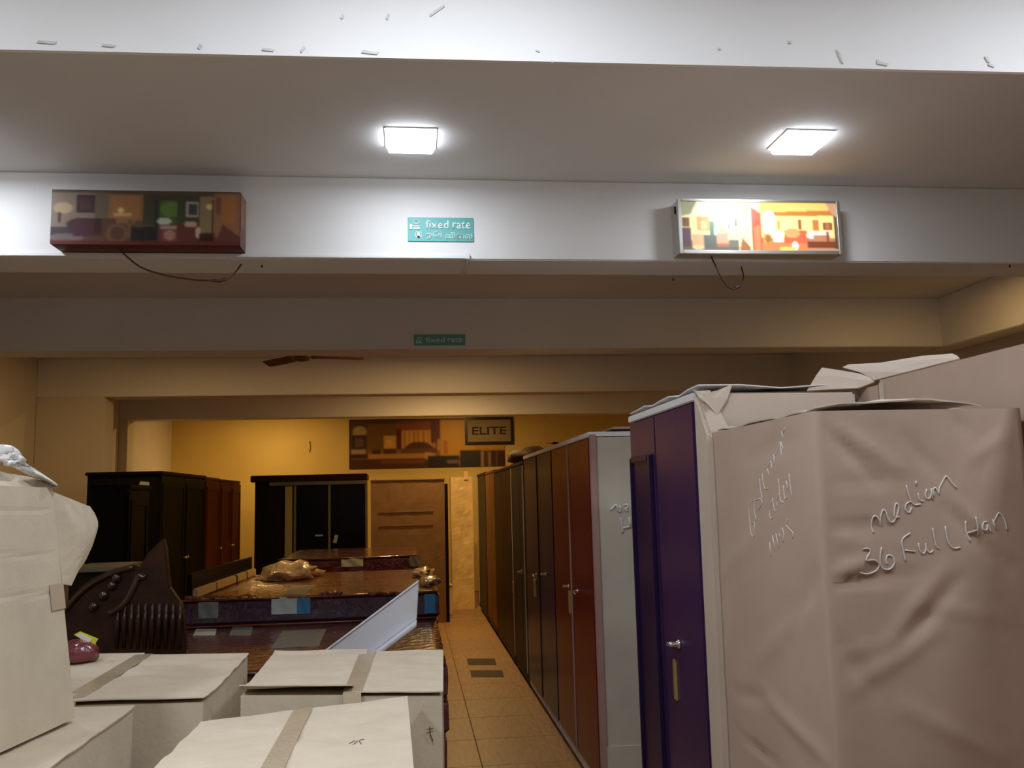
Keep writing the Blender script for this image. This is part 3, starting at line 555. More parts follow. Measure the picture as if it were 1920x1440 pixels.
def ring(z):
    pts = []
    for i in range(ny): pts.append((0, WY1+(WY0+R_-WY1)*i/(ny-1)))
    for k in range(1, 5): a = math.pi/2*k/5; pts.append((1, a))
    for i in range(nx): pts.append((2, WX0+R_+(WX1-WX0-R_)*i/(nx-1)))
    out = []
    for kind, u in pts:
        if kind == 0: e = min(1, (u-WY0)/.06, (WZ-z)/.05+.1); p = Vector((WX0-disp(Vector((u, z)), LC)*max(0, e), u, z))
        elif kind == 1: p = Vector((WX0+R_-R_*math.cos(u), WY0+R_-R_*math.sin(u), z))
        else: e = min(1, (u-WX0)/.04, (WX1-u)/.03+.05, (WZ-z)/.05+.1); p = Vector((u, WY0-disp(Vector((u, z)), FC)*max(0, e), z))
        out.append(p)
    out += [Vector((WX1+.0005, WY0+.001, z)), Vector((WX1+.0005, WY0+.01, z)), Vector((WX1, WY1-.001, z)), Vector((WX1, WY1, z))]
    return out
zs = np.linspace(0, WZ, nz); vs = []; fs = []
for z in zs: rr = ring(float(z)); n_ = len(rr); vs += rr
for i in range(nz-1): fs += [(i*n_+k, i*n_+(k+1) % n_, (i+1)*n_+(k+1) % n_, (i+1)*n_+k) for k in range(n_)]
fs.append(tuple(range(n_-1, -1, -1)))
body = m_.quads(vs, fs)
# inner shelf of the open top
body.quads([(WX0+.01, WY0+.01, WZ-.03), (WX1-.01, WY0+.01, WZ-.03), (WX1-.01, WY1-.01, WZ-.03), (WX0+.01, WY1-.01, WZ-.03)], [(0, 1, 2, 3)])
body.build('wrap_body', 'kraft', tw, smooth=True)
rows = [[Vector((x, y, WZ+.006+.016*noise.noise(Vector((x*9, y*8, 2)))+.022*max(0, math.sin((x-1.0)*6))*(1 if y < 2.3 else .4))) for x in np.linspace(WX0+.012, WX1-.09, 14)] for y in np.linspace(WY0+.02, WY1-.02, 14)]
MB().sheet(rows, .004).build('top_flap', 'kraftl', tw)
rows = [[Vector((x, y, WZ-.012+.030*(x-1.17)*(1.5-x)*12+.012*noise.noise(Vector((x*14, y*12, 7))))) for x in np.linspace(1.06, 1.50, 12)] for y in np.linspace(WY0+.006, WY0+.12, 5)]
MB().sheet(rows, .004).build('top_flap', 'kraftl', tw)
rows = [[PX(a, b, 1.0+dx) for a, b, dx in r] for r in (((1312, 822, .002), (1330, 812, .0), (1345, 806, .02)), ((1316, 850, -.004), (1335, 845, -.004), (1350, 840, .0)))]
S1 = [[(235, 775), (215, 700), (225, 600), (265, 590), (300, 640), (330, 705)], [(325, 690), (310, 600), (340, 515), (370, 545), (410, 640), (450, 655), (490, 590), (515, 490), (490, 440), (468, 500), (470, 600), (520, 590)],
      [(600, 240), (625, 340), (660, 430), (700, 460), (760, 450)], [(650, 420), (600, 450), (590, 510), (630, 550), (660, 490)], [(730, 330), (745, 400), (790, 420)], [(712, 190), (706, 240)],
      [(828, 285), (812, 340), (826, 388), (858, 385), (878, 330), (876, 272), (892, 405)], [(905, 360), (898, 290), (920, 268), (945, 300), (962, 340)], [(962, 330), (964, 270), (1000, 210), (1040, 140), (1070, 160), (1110, 220), (1160, 270)],
      [(105, 960), (160, 950), (190, 990), (130, 1080), (230, 1080), (290, 1130), (260, 1200), (160, 1240), (70, 1220)], [(320, 940), (305, 1040), (310, 1130), (350, 1185), (420, 1180), (465, 1110), (440, 1040), (390, 1030), (370, 1080), (385, 1130)],
      [(640, 780), (570, 830), (550, 880), (570, 1000), (590, 1090)], [(580, 970), (700, 985)], [(735, 890), (750, 970), (790, 1010), (818, 960), (815, 890), (825, 960), (860, 1000), (900, 970)], [(890, 720), (910, 830), (930, 920), (960, 950)],
      [(1030, 700), (1050, 830), (1080, 910), (1130, 950), (1195, 935)], [(1260, 640), (1270, 760), (1310, 875)], [(1355, 595), (1380, 700), (1400, 810)], [(1280, 780), (1390, 740)], [(1500, 650), (1450, 660), (1430, 730), (1480, 740), (1500, 680), (1530, 770)],
      [(1560, 620), (1595, 745)], [(1570, 660), (1620, 560), (1650, 560), (1700, 640), (1720, 745)]]
def fplace(a, b): q = PY(a, b, WY0); return Vector((q.x, WY0-disp(Vector((q.x, q.z)), FC)-.0004, q.z))
scribble(tw, S1, lambda u, v: (1600+u/6, 870+v/6), fplace, .0020)
S2 = [[(265, 760), (245, 850), (255, 980), (270, 1100), (300, 1140), (305, 1010), (275, 1000)], [(310, 760), (300, 860), (325, 970)], [(290, 770), (370, 750), (385, 800), (345, 860)], [(360, 540), (370, 660), (390, 745)], [(385, 490), (395, 580), (410, 640), (440, 640)],
      [(430, 425), (455, 520)], [(432, 430), (460, 360), (480, 440)], [(490, 290), (505, 395)], [(500, 300), (530, 240), (545, 160), (560, 220), (575, 305)], [(560, 160), (592, 240)], [(575, 50), (595, 130)], [(590, 60), (620, 10)],
      [(490, 760), (455, 850), (470, 950), (495, 940)], [(490, 740), (500, 820), (520, 885)], [(550, 540), (560, 660), (570, 760), (605, 790)], [(560, 690), (535, 760), (540, 830)], [(600, 610), (615, 740), (640, 730)], [(630, 560), (645, 650)], [(660, 490), (670, 600), (690, 725)],
      [(460, 1200), (475, 1350)], [(490, 1130), (520, 1285)], [(525, 1110), (555, 1255)], [(560, 1110), (570, 1150)], [(590, 1050), (605, 1110), (600, 1200)], [(650, 960), (630, 1020), (670, 1070), (705, 1110), (690, 1160)]]
def lplace(a, b): q = PX(a, b, WX0); return Vector((WX0-disp(Vector((q.y, q.z)), LC)-.0003, q.y, q.z))
scribble(tw, S2, lambda u, v: (1360+u*.1805, 800+v*.1805), lplace, .0016)
# ------------------------------------------------------------------ second row of wrapped furniture behind it
def wrapped_block(label, x0, x1, y0, y1, z1, seed, m='kraft', corner=True, amp=.006, group=None, name='wrapped_wardrobe'):
    t = thing(name, label, 'wrapped wardrobe', ((x0+x1)/2, (y0+y1)/2, 0), group)
    n1, n2 = max(6, int((y1-y0)/.05)), max(6, int((x1-x0)/.05)); vs = []; fs = []; nzz = 40
    loop = [(x0, y1+(y0-y1)*i/n1) for i in range(n1)]+[(x0+(x1-x0)*i/n2, y0) for i in range(n2)]+[(x1, y0+(y1-y0)*i/6) for i in range(6)]+[(x1+(x0-x1)*i/6, y1) for i in range(6)]
    N = len(loop); cx, cy = (x0+x1)/2, (y0+y1)/2
    for k in range(nzz):
        z = z1*k/(nzz-1)
        for x, y in loop:
            d = amp*noise.noise(Vector((x*5+seed, y*5, z*2.6)))+amp*.5*noise.noise(Vector((x*13, y*13+seed, z*7)))
            e = 0 if (abs(x-x0) < 1e-6 or abs(x-x1) < 1e-6) and (abs(y-y0) < 1e-6 or abs(y-y1) < 1e-6) else 1
            if abs(x-x0) < 1e-6: vs.append((x+abs(d)*e, y, z))
            elif abs(y-y0) < 1e-6: vs.append((x, y+abs(d)*e, z))
            else: vs.append((x, y, z))
    for k in range(nzz-1): fs += [(k*N+i, k*N+(i+1) % N, (k+1)*N+(i+1) % N, (k+1)*N+i) for i in range(N)]
    fs += [tuple(range(N-1, -1, -1)), tuple(range((nzz-1)*N, nzz*N))]
    MB().quads(vs, fs).build('wrap_body', m, t)
    return t
t2 = wrapped_block('tall wardrobe wrapped in kraft card, a curled flap on top, behind the chalk-marked one', 1.585, 2.12, .75, 2.80, 2.0, 1)
B(1.580, 1.62, 2.765, 2.805, .02, 1.995).build('corner_strip', 'kraftl', t2, .006)
rows = [[PY(a, b, y) for a, b, y in r] for r in (((1513, 733, 2.95), (1560, 730, 2.93), (1610, 728, 2.90), (1640, 716, 2.86)), ((1530, 705, 3.0), (1570, 706, 2.97), (1605, 712, 2.93), (1640, 713, 2.87)), ((1541, 690, 3.05), (1575, 695, 3.02), (1610, 701, 2.98), (1642, 712, 2.88)))]
MB().sheet(rows, .004).build('torn_flap', 'kraftl', tp)
rows = [[PX(a, b_, x) for a, b_, x in r] for r in (((1640, 713, 1.60), (1700, 698, 1.60), (1755, 684, 1.60), (1800, 673, 1.60)), ((1612, 698, 1.63), (1690, 688, 1.63), (1750, 674, 1.62), (1795, 668, 1.62)), ((1580, 689, 1.68), (1660, 682, 1.68), (1735, 670, 1.66), (1786, 664, 1.65)), ((1592, 684, 1.74), (1650, 681, 1.74), (1730, 668, 1.72), (1770, 667, 1.70)))]
MB().sheet(rows, .004).build('curled_flap', 'kraftl', t2)
t3 = wrapped_block('tall kraft wrapped wardrobe standing right behind the purple wardrobe', 1.585, 2.12, 2.815, 3.95, 1.985, 5)
# ------------------------------------------------------------------ far end pieces
t = wrapped_block('brown corrugated card wrapped wardrobe between the black wardrobe and cream wrapped piece', -.53, .455, 12.0, 12.5, 1.885, 9, 'kraftd')
B(.457, .50, 12.03, 12.5, 0, 1.83).build('dark_side', 'blackwood', t, .004); B(-.535, .46, 11.99, 12.51, 1.885, 1.90).build('top_fold', 'kraftd', t, .004)
for z in (1.28, 1.46): B(-.42, .3, 11.992, 12.002, z, z+.012).build('fold_line', 'kraftd', t, .002)
t = wrapped_block('tall narrow piece in shiny cream plastic wrap at the end of the aisle', .60, .925, 13.3, 13.85, 1.945, 4, 'creamwrap', amp=.03)
B(.80, .86, 13.28, 13.3, 1.90, 2.03).build('tape_tail', 'creamwrap', t, .003)
t = thing('small_carton', 'small cream carton on the floor beside the cream wrapped piece', 'carton', (.40, 12.85, 0))
B(.25, .57, 12.7, 13.1, 0, .40).build('body', 'creamwrap', t, .01); B(.245, .575, 12.69, 13.11, .40, .415).build('lid', 'foamcream', t, .004)
# black wardrobe with grey stiles
xa, xb = PY(474, 900, 13.9).x, PY(688, 900, 13.9).x; zt = PY(580, 890, 13.9).z
t = thing('black_wardrobe', 'black glossy double door wardrobe with grey stiles and wide dark cornice', 'wardrobe', ((xa+xb)/2, 14.2, 0))
B(xa+.03, xb-.02, 13.93, 14.5, 0, zt-.02).build('carcass', 'blackwood', t, .004)
B(xa-.03, xb+.0, 13.86, 14.52, zt-.10, zt).build('cornice', 'dkbrown', t, .01); B(xa+.25, xb, 13.88, 13.95, zt-.16, zt-.10).build('cornice_rail', 'stile', t, .004)
xs = [PY(p_, 950, 13.9).x for p_ in (553, 615, 620, 684)]
B(xs[0], xs[1], 13.905, 13.931, .08, zt-.17).build('door', 'glassblk', t, .004); B(xs[2], xs[3], 13.905, 13.931, .08, zt-.17).build('door', 'glassblk', t, .004)
for p_ in (553, 617.5, 687): xx = PY(p_, 950, 13.9).x; B(xx-.018, xx+.018, 13.895, 13.931, .05, zt-.16).build('stile', 'stile', t, .004)
x_ = PY(541, 950, 13.9).x; B(x_-.055, x_+.055, 13.90, 13.931, .2, zt-.17).build('mirror_strip', 'mirror', t, .004)
x_ = PY(505, 950, 13.9).x; B(xa+.05, x_+.18, 13.905, 13.931, .08, zt-.17).build('door', 'blackwood', t, .004)
q = PY(628, 1010, 13.88); MB().hexa([(q.x-.03, 13.88, q.z-.06), (q.x+.02, 13.88, q.z-.07), (q.x+.02, 13.906, q.z-.07), (q.x-.03, 13.906, q.z-.06)], [(q.x+.0, 13.88, q.z+.06), (q.x+.05, 13.88, q.z+.05), (q.x+.05, 13.906, q.z+.05), (q.x+.0, 13.906, q.z+.06)]).build('handle', 'alu', t)
q = PY(599, 1004, 13.88); B(q.x-.065, q.x+.05, 13.88, 13.906, q.z-.012, q.z+.012).build('handle', 'alu', t)
# ------------------------------------------------------------------ left row
LG = 'wooden wardrobes along the left wall'
def left_wardrobe(label, y0, y1, m, z1, xr=-2.54, dep=.72, doors=2, cornice=True):
    t = thing('wooden_wardrobe', label, 'wardrobe', (xr-dep/2, (y0+y1)/2, 0), LG); x0 = xr-dep
    B(x0, xr-.014, y0, y1, .0, z1-.03).build('carcass', m, t, .004)
    B(x0-(.02 if cornice else 0), xr+(.02 if cornice else .0), y0-(.02 if cornice else 0), y1+.01, z1-.035, z1).build('cornice', m, t, .008)
    for k in range(doors):
        a = y0+(y1-y0)*k/doors; b = y0+(y1-y0)*(k+1)/doors
        d = B(xr-.016, xr+.006, a+.008, b-.008, .10, z1-.05).build('door', m, t, .004)
        fr = MB(); 
        for u, v_, c_, e_ in ((a+.05, a+.10, .2, z1-.12), (b-.10, b-.05, .2, z1-.12), (a+.10, b-.10, z1-.17, z1-.12), (a+.10, b-.10, .2, .25)): fr.box(xr+.004, xr+.014, u, v_, c_, e_)
        fr.build('moulding', m, d, .003)
        yy = b-.05 if k % 2 == 0 else a+.05
        MB().lathe((xr+.006, yy, 1.05), [(.008, 0), (.008, .02), (.018, .03), (.012, .042)], 10, 'x').build('knob', 'gold', d, smooth=True)
    return t
left_wardrobe('black-brown wooden wardrobe with a cornice, tallest beside the left wall', 9.42, 11.37, 'blackwood', 1.985)
tl = COL.objects[-1]
lw = [o for o in COL.objects if o.name.startswith('wooden_wardrobe')][0]
q = PY(270, 906, 9.41); tag(MB().quads([(q.x-.05, 9.415, q.z-.02), (q.x+.05, 9.415, q.z-.03), (q.x+.05, 9.415, q.z+.01), (q.x-.04, 9.415, q.z+.02), (q.x-.05, 9.421, q.z-.02), (q.x+.05, 9.421, q.z-.03), (q.x+.05, 9.421, q.z+.01), (q.x-.04, 9.421, q.z+.02)], [(0, 1, 2, 3), (7, 6, 5, 4), (0, 4, 5, 1), (1, 5, 6, 2), (2, 6, 7, 3), (3, 7, 4, 0)]).build('price_tag', 'label'), 'small pale tag stuck on the black-brown wardrobe', 'tag')
left_wardrobe('red-brown wooden wardrobe next to the black-brown one', 11.42, 12.25, 'redwood', 1.975, doors=1, cornice=False)
left_wardrobe('red-brown wooden wardrobe nearest the black glossy wardrobe', 12.28, 13.7, 'redwood', 1.965, cornice=False)
qz = PY(170, 910, 7.3)
left_wardrobe('lower black-brown cabinet in front of the black-brown wardrobe', 7.3, 7.85, 'blackwood', qz.z, xr=PY(240, 950, 7.3).x, dep=PY(240, 950, 7.3).x-PY(172, 950, 7.3).x, doors=1)
# ------------------------------------------------------------------ mattresses
MG = 'film wrapped mattresses stacked beside the aisle'
def mattress(label, x0, x1, y0, y1, z0, z1, side, top, seed, group=MG):
    t = thing('mattress', label, 'mattress', ((x0+x1)/2, (y0+y1)/2, z0), group)
    def slab(a, b, inset, name, m, nx=26, ny=26):
        vs = []; fs = []; R0 = .03
        loop = []
        for i in range(nx): loop.append((i/nx, 0))
        for i in range(ny): loop.append((1, i/ny))
        for i in range(nx): loop.append((1-i/nx, 1))
        for i in range(ny): loop.append((0, 1-i/ny))
        N = len(loop); prof = [(.5, a), (.985, a), (1, a+(b-a)*.12), (1, a+(b-a)*.5), (1, b-(b-a)*.12), (.985, b)]
        cx, cy = (x0+x1)/2, (y0+y1)/2
        for s, z in prof[1:]:
            for u, v in loop:
                ex = (x1-x0)*.5-(.02 if s < 1 else 0); ey = (y1-y0)*.5-(.02 if s < 1 else 0)
                x = cx+(2*u-1)*ex; y = cy+(2*v-1)*ey; nn = noise.noise(Vector((x*6, y*6, z*20+seed)))*.006
                vs.append((x+nn, y+nn, z))
        for k in range(len(prof)-2): fs += [(k*N+i, k*N+(i+1) % N, (k+1)*N+(i+1) % N, (k+1)*N+i) for i in range(N)]
        fs += [tuple(range(N-1, -1, -1))]
        return MB().quads(vs, fs), (len(prof)-2)*N, N
    mb, off, N = slab(z0+.001, z1-.008, 0, 'core', side)
    mb.f.append(tuple(range(off, off+N))); mb.build('border', side, t, smooth=False)
    rows = [[Vector((x, y, z1-.004+.006*noise.noise(Vector((x*3, y*3, seed)))*min(1, 8*min((x-x0)/(x1-x0), (x1-x)/(x1-x0), (y-y0)/(y1-y0), (y1-y)/(y1-y0))))) for x in np.linspace(x0+.012, x1-.012, 30)] for y in np.linspace(y0+.012, y1-.012, 30)]
    for r in rows:
        for p_ in r: p_.z = min(max(p_.z, z1-.006), z1-.003)
    MB().sheet(rows, .006).build('quilt_top', top, t, smooth=True)
    for yy in (y0, y1):
        pass
    MB().tube([(x0+.01, y0+.004, z1-.004), ((x0+x1)/2, y0-.002, z1-.006), (x1-.01, y0+.004, z1-.004)], .009, 6).build('piping', top, t, smooth=True)
    return t
def label_patch(parent, px0, py0, px1, py1, y, m, off=.006):
    a, b = PY(px0, py1, y), PY(px1, py0, y)
    rows = [[Vector((a.x+(b.x-a.x)*u, y-off-.003*math.sin(9*u+4*v), a.z+(b.z-a.z)*v)) for u in np.linspace(0, 1, 7)] for v in np.linspace(0, 1, 5)]
    MB().sheet(rows, .002).build('label', m, parent)
def top_patch(parent, pts, z, m):
    MB().prism([PZ(a, b, z) for a, b in pts], (0, 0, .004)).build('label', m, parent)
def stack(x0, x1, y0, y1, ztop, n, sides, tops, where):
    h = ztop/n; last = None
    ordn = ['lowest', 'second lowest', 'third lowest', 'fourth lowest', 'fifth lowest', 'sixth lowest']
    for k in range(n):
        top_ = k == n-1
        lb = ('topmost mattress of the %s' % where) if top_ else ('%s mattress of the %s' % (ordn[k], where))
        dx = .012*random.uniform(-1, 1) if not top_ else 0
        last = mattress(lb, x0+dx, x1+dx, y0+(0 if top_ else .01), y1, k*h, (k+1)*h-.002, sides, tops, k*3+ztop)
    return last
near = stack(-1.62, .19, 4.95, 6.73, .75, 4, 'matt_maroon', 'matt_maroon', 'low maroon film wrapped pile behind the cartons')
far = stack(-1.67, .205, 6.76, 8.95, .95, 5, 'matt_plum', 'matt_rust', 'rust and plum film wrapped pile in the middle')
thd = stack(-1.38, .075, 9.45, 11.3, 1.05, 6, 'matt_maroon', 'matt_maroon', 'tallest maroon pile in front of the black wardrobe')
label_patch(far, 509, 1118, 558, 1152, 6.76, 'label'); label_patch(far, 557, 1117, 582, 1151, 6.76, 'labelblue'); label_patch(far, 796, 1113, 816, 1150, 6.76, 'labelblue'); label_patch(far, 372, 1128, 410, 1160, 6.76, 'labelgrey')
top_patch(far, [(530, 1116), (572, 1115), (592, 1098), (548, 1098)], .946, 'labelgrey')
label_patch(thd, 640, 1044, 681, 1063, 9.45, 'label'); label_patch(thd, 768, 1042, 788, 1062, 9.45, 'labelgrey')
top_patch(near, [(508, 1216), (598, 1212), (612, 1180), (530, 1184)], .746, 'labelgrey'); top_patch(near, [(362, 1192), (404, 1192), (406, 1180), (368, 1180)], .746, 'label'); top_patch(near, [(430, 1192), (470, 1192), (474, 1176), (436, 1176)], .746, 'labelgrey')
for i, (px, py, rx, ry) in enumerate(((812, 1096, .14, .22), (800, 1080, .16, .2))):
    q = PZ(px, py, .95); tag(blob('film_wad', 'film', (q.x-.03, q.y, .975), (rx*.6, ry, .05), 11+i, flat=.951, amp=.5), ('wad of shiny packing film at the aisle corner of the rust pile', 'second wad of shiny film behind the one at the pile corner')[i], 'packing film')
for px0, px1, py0, py1 in ((348, 480, 1121, 1117), (600, 640, 1113, 1113), (690, 790, 1113, 1111)):
    n_ = 26; pts = [PY(lerp(px0, px1, k/(n_-1)), lerp(py0, py1, k/(n_-1))+random.uniform(-2, 2), 6.755+random.uniform(-.012, .006)) for k in range(n_)]
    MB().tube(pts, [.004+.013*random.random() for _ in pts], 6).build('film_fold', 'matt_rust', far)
for k in range(14):
    px, py = random.uniform(640, 740), random.uniform(1116, 1152); p0_, p1_ = PY(px, py, 6.752), PY(px+random.uniform(5, 12), py+random.uniform(4, 9), 6.750)
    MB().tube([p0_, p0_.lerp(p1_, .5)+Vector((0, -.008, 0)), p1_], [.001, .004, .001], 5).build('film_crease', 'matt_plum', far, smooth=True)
q = PZ(540, 1084, .95); tag(blob('paper_wad', 'film', (q.x, q.y+.05, .99), (.24, .34, .11), 21, flat=.951, amp=.55), 'crumpled cream packing paper lying on the rust mattress pile', 'packing paper')
# bed rail with foam pads along the pile
a, b = PZ(322, 1128, .955), PZ(470, 1078, .955); a.x = max(a.x, -1.64); b.x = a.x+.10; a.y = 6.85; b.y = 8.75
t = thing('bed_rail', 'dark wooden bed rail with cream foam pads lying on the rust mattress pile', 'bed rail', ((a.x+b.x)/2, (a.y+b.y)/2, .953))
d = (b-a).normalized(); n = Vector((d.y, -d.x, 0))
def bar(name, m, s0, s1, w0, w1, z0, z1, bev=.004):
    L = (b-a).length; P0, P1 = a+d*L*s0, a+d*L*s1; q = [P0+n*w1, P1+n*w1, P1+n*w0, P0+n*w0]
    MB().hexa([(v.x, v.y, z0) for v in q], [(v.x, v.y, z1) for v in q]).build(name, m, t, bev)
bar('rail', 'blackwood', -.01, 1.0, 0, .035, .955, 1.13)
for s0, s1 in ((0, .27), (.28, .60), (.63, .80), (.82, 1.0)): bar('foam_pad', 'foamcream', s0, s1, .034, .075, .953, 1.02, .008)
# ------------------------------------------------------------------ carved headboards, dresser, bag
def headboard(label, y, outline, rim, slats, zl, th=.05, knobs=()):
    pts = [PY(a, b_, y) for a, b_ in outline]; pts = [Vector((p_.x, y, p_.z)) for p_ in pts]
    base0, base1 = pts[0], pts[-1]; poly = [Vector((base0.x, y, 0))]+pts+[Vector((base1.x, y, 0))]
    t = thing('bed_headboard', label, 'headboard', ((base0.x+base1.x)/2, y, 0), 'carved bed headboards')
    MB().prism(poly, (0, th, 0)).build('board', 'carved', t, .006)
    r = [PY(a_, b_, y-.01) for a_, b_ in rim]; MB().tube(smooth_path([(p_.x, y-.008, p_.z) for p_ in r], 4), .016, 8).build('rim_moulding', 'carvedl', t, smooth=True)
    for (px, p0_, p1_) in slats:
        u0, u1 = PY(px, p0_, y), PY(px, p1_, y); MB().tube([(u0.x, y-.004, u0.z), (u0.x, y-.012, (u0.z+u1.z)/2), (u0.x, y-.004, u1.z)], [.008, .013, .008], 6).build('spindle', 'carved', t, smooth=True)
    for (px, py) in knobs:
        u = PY(px, py, y); MB().lathe((u.x, y, u.z), [(.020, .004), (.026, -.012), (.018, -.026), (.005, -.03)], 12, 'y').build('carved_boss', 'carvedl', t, smooth=True)
    return t
headboard('carved dark headboard with a polished curved rim and pointed crest behind the cartons', 4.62, [(120, 1215), (130, 1190), (160, 1172), (190, 1160), (213, 1147), (238, 1122), (252, 1092), (258, 1078), (262, 1060), (278, 1036), (306, 1009), (311, 1030), (314, 1070), (318, 1102), (340, 1134), (349, 1220)],
          [(205, 1150), (226, 1138), (242, 1118), (254, 1092), (260, 1081), (272, 1083)], [(px, 1130+max(0, (235-px)*.5), 1215) for px in range(222, 340, 13)], 0)
headboard('second carved headboard with a row of polished bosses beside the big open carton', 4.85, [(110, 1150), (140, 1110), (170, 1085), (215, 1066), (255, 1058), (266, 1070), (266, 1150)], [(120, 1146), (150, 1112), (180, 1090), (216, 1073), (250, 1064)], [], 0, knobs=((219, 1084), (211, 1098), (195, 1116), (176, 1137)))
zt = PY(200, 1063, 5.9).z; xa, xb = PY(120, 1063, 5.9).x, PY(229, 1063, 5.9).x
t = thing('dresser', 'dark wooden dresser with a pale top edge behind the carved headboards', 'dresser', ((xa+xb)/2, 6.1, 0))
B(xa+.02, xb-.02, 5.93, 6.35, 0, zt-.03).build('body', 'blackwood', t, .004); B(xa, xb, 5.90, 6.37, zt-.03, zt).build('top', 'stile', t, .006)
for k in range(4):
    dr = B(xa+.05, xb-.05, 5.912, 5.932, .12+.24*k, .12+.24*k+.22).build('drawer', 'blackwood', t, .004); MB().lathe(((xa+xb)/2, 5.912, .23+.24*k), [(.008, 0), (.016, -.02), (.010, -.03)], 10, 'y').build('knob', 'gold', dr, smooth=True)
# ------------------------------------------------------------------ cartons
CG = 'pale cartons stacked in the foreground'
def carton(label, fl, fr_, br, bl, z0, z1, flaps=True, tape=.55, lift=.012, group=CG, seed=0, detail=True, skew=(0, 0)):
    c = [Vector((*p_, 0)) for p_ in (fl, fr_, br, bl)]; cen = sum(c, Vector())/4
    t = thing('carton', label, 'carton', (cen.x, cen.y, z0), group)
    vs = []; fs = []; n = 10; nz = 8; loop = []
    for i in range(4):
        for k in range(n): loop.append((c[i].lerp(c[(i+1) % 4], k/n), k/n))
    N = len(loop)
    for j in range(nz):
        z = z0+(z1-z0)*j/(nz-1); bul = math.sin(math.pi*j/(nz-1))
        for p_, u in loop:
            o = (p_-cen); o.z = 0; k = 1+.012*bul*math.sin(math.pi*u)+.004*noise.noise(Vector((p_.x*6, p_.y*6, z*6+seed)))*(0 if u == 0 else 1)
            q = cen+o*k; vs.append((q.x+skew[0]*(z-z0), q.y+skew[1]*(z-z0), z))
    for j in range(nz-1): fs += [(j*N+i, j*N+(i+1) % N, (j+1)*N+(i+1) % N, (j+1)*N+i) for i in range(N)]
    fs += [tuple(range(N-1, -1, -1)), tuple(range((nz-1)*N, nz*N))]
    MB().quads(vs, fs).build('body', 'carton', t)
    if not detail: return t
    C_ = [p_.copy() for p_ in c]
    def S(u, v, dz=0):
        p_ = C_[0].lerp(C_[1], u).lerp(C_[3].lerp(C_[2], u), v); return Vector((p_.x, p_.y, z1+dz))
    # two long flaps meeting along the tape, free edges lifted a little
    for s0, s1, lf in ((-.006, tape-.003, 1.0), (tape+.003, 1.006, .3)):
        rows = [[S(lerp(s0, s1, i/8), v, .006+lf*lift*(abs(v-.5)*2)**6*(.4+.6*abs(math.sin(3.1*i+seed)))*(1 if v < .5 else .3)+.008*noise.noise(Vector((i*.22, v*9, seed)))) for i in range(9)] for v in np.linspace(-.012, 1.006, 25)]
        MB().sheet(rows, .004).build('flap', 'carton', t)
    hw = .045
    rows = [[S(tape+du, v, .0125) for du in (-hw, 0, hw)] for v in np.linspace(-.015, 1.0, 12)]
    fp = S(tape, 0); rows = [[S(tape+du, -.022, -.10) for du in (-hw, 0, hw)], [S(tape+du, -.022, -.02) for du in (-hw, 0, hw)]]+rows
    MB().sheet(rows, .0015).build('tape', 'tape', t)
    return t
bx2 = carton('wide pale carton with a shiny taped seam, in front of the white panel', (-.57, 3.13), (.095, 2.985), (.125, 3.80), (-.575, 3.93), .5, 1.0, tape=.56, lift=.028, seed=2)
bx1 = carton('pale carton behind the small carton and left of the wide taped one', (-1.44, 3.16), (-.678, 3.07), (-.69, 3.93), (-1.45, 4.08), .5, 1.0, tape=.42, lift=.026, seed=5)
bx3 = carton('pale carton with handwritten marks in front of the wide taped one', (-.63, 2.02), (.0, 2.06), (-.02, 2.955), (-.61, 2.75), .5, 1.0, tape=.47, lift=.008, seed=8)
bx4 = carton('pale carton carrying the tall open carton', (-1.66, 1.7), (-.895, 1.72), (-.885, 3.03), (-1.66, 3.10), .5, 1.0, tape=-.2 if False else .35, lift=.004, seed=11)
for i, (q_, lb) in enumerate((((-.57, 3.13, .095, 3.80), 'the wide taped carton'), ((-1.44, 3.16, -.69, 3.95), 'the carton left of the wide one'), ((-.62, 2.05, -.01, 2.72), 'the carton with handwritten marks'), ((-1.66, 1.72, -.90, 3.03), 'the carton carrying the tall open one'))):
    carton('pale carton on the floor underneath '+lb, (q_[0], q_[1]), (q_[2], q_[1]), (q_[2], q_[3]), (q_[0], q_[3]), 0, .499, detail=False, seed=20+i)
# pen marks on the front carton and dark marks on the wide one
def ink(parent, strokes, z, r=.0016, m='lettering'):
    for st in strokes: MB().tube(smooth_path([PZ(a, b_, z) for a, b_ in st], 3), r, 5).build('pen_mark', m, parent, smooth=True)
ink(bx3, [[(655, 1394), (666, 1388)], [(660, 1398), (671, 1389)], [(678, 1396), (674, 1388), (684, 1386)]], 1.0095, .0009)
st = [[(806, 1362), (806, 1375), (812, 1390)], [(800, 1368), (812, 1366)]]
for s_ in st: MB().tube([PY(a, b_, 2.985) for a, b_ in s_], .0016, 5).build('pen_mark', 'lettering', bx2)
# tall open carton on the left, leaning
Bk = PZ(141, 1346, 1.018); yk = Bk.y; Fr = PZ(0, 1412, 1.018); dirb = Vector((Fr.x-Bk.x, Fr.y-Bk.y, 0)); dirb.normalize()
Tk = PY(103, 915, yk+.02); Lb = 1.05; wv = Vector((-dirb.y*-1, dirb.x*-1, 0)); wv = Vector((dirb.y, -dirb.x, 0));
if wv.x > 0: wv = -wv
b0 = [Bk+dirb*Lb, Bk, Bk+wv*.55, Bk+dirb*Lb+wv*.55]
lean = Vector((Tk.x-Bk.x, 0, 0)); top = [v+lean+Vector((0, 0, Tk.z-Bk.z)) for v in b0]; top[0].z += .02; top[3].z += .02
t5 = thing('tall_carton', 'tall leaning pale carton with open top and a flap hanging from its corner', 'carton', (Bk.x-.3, Bk.y-.4, Bk.z), CG)
bb = MB(); b_in = []
nz = 60; nl = 14
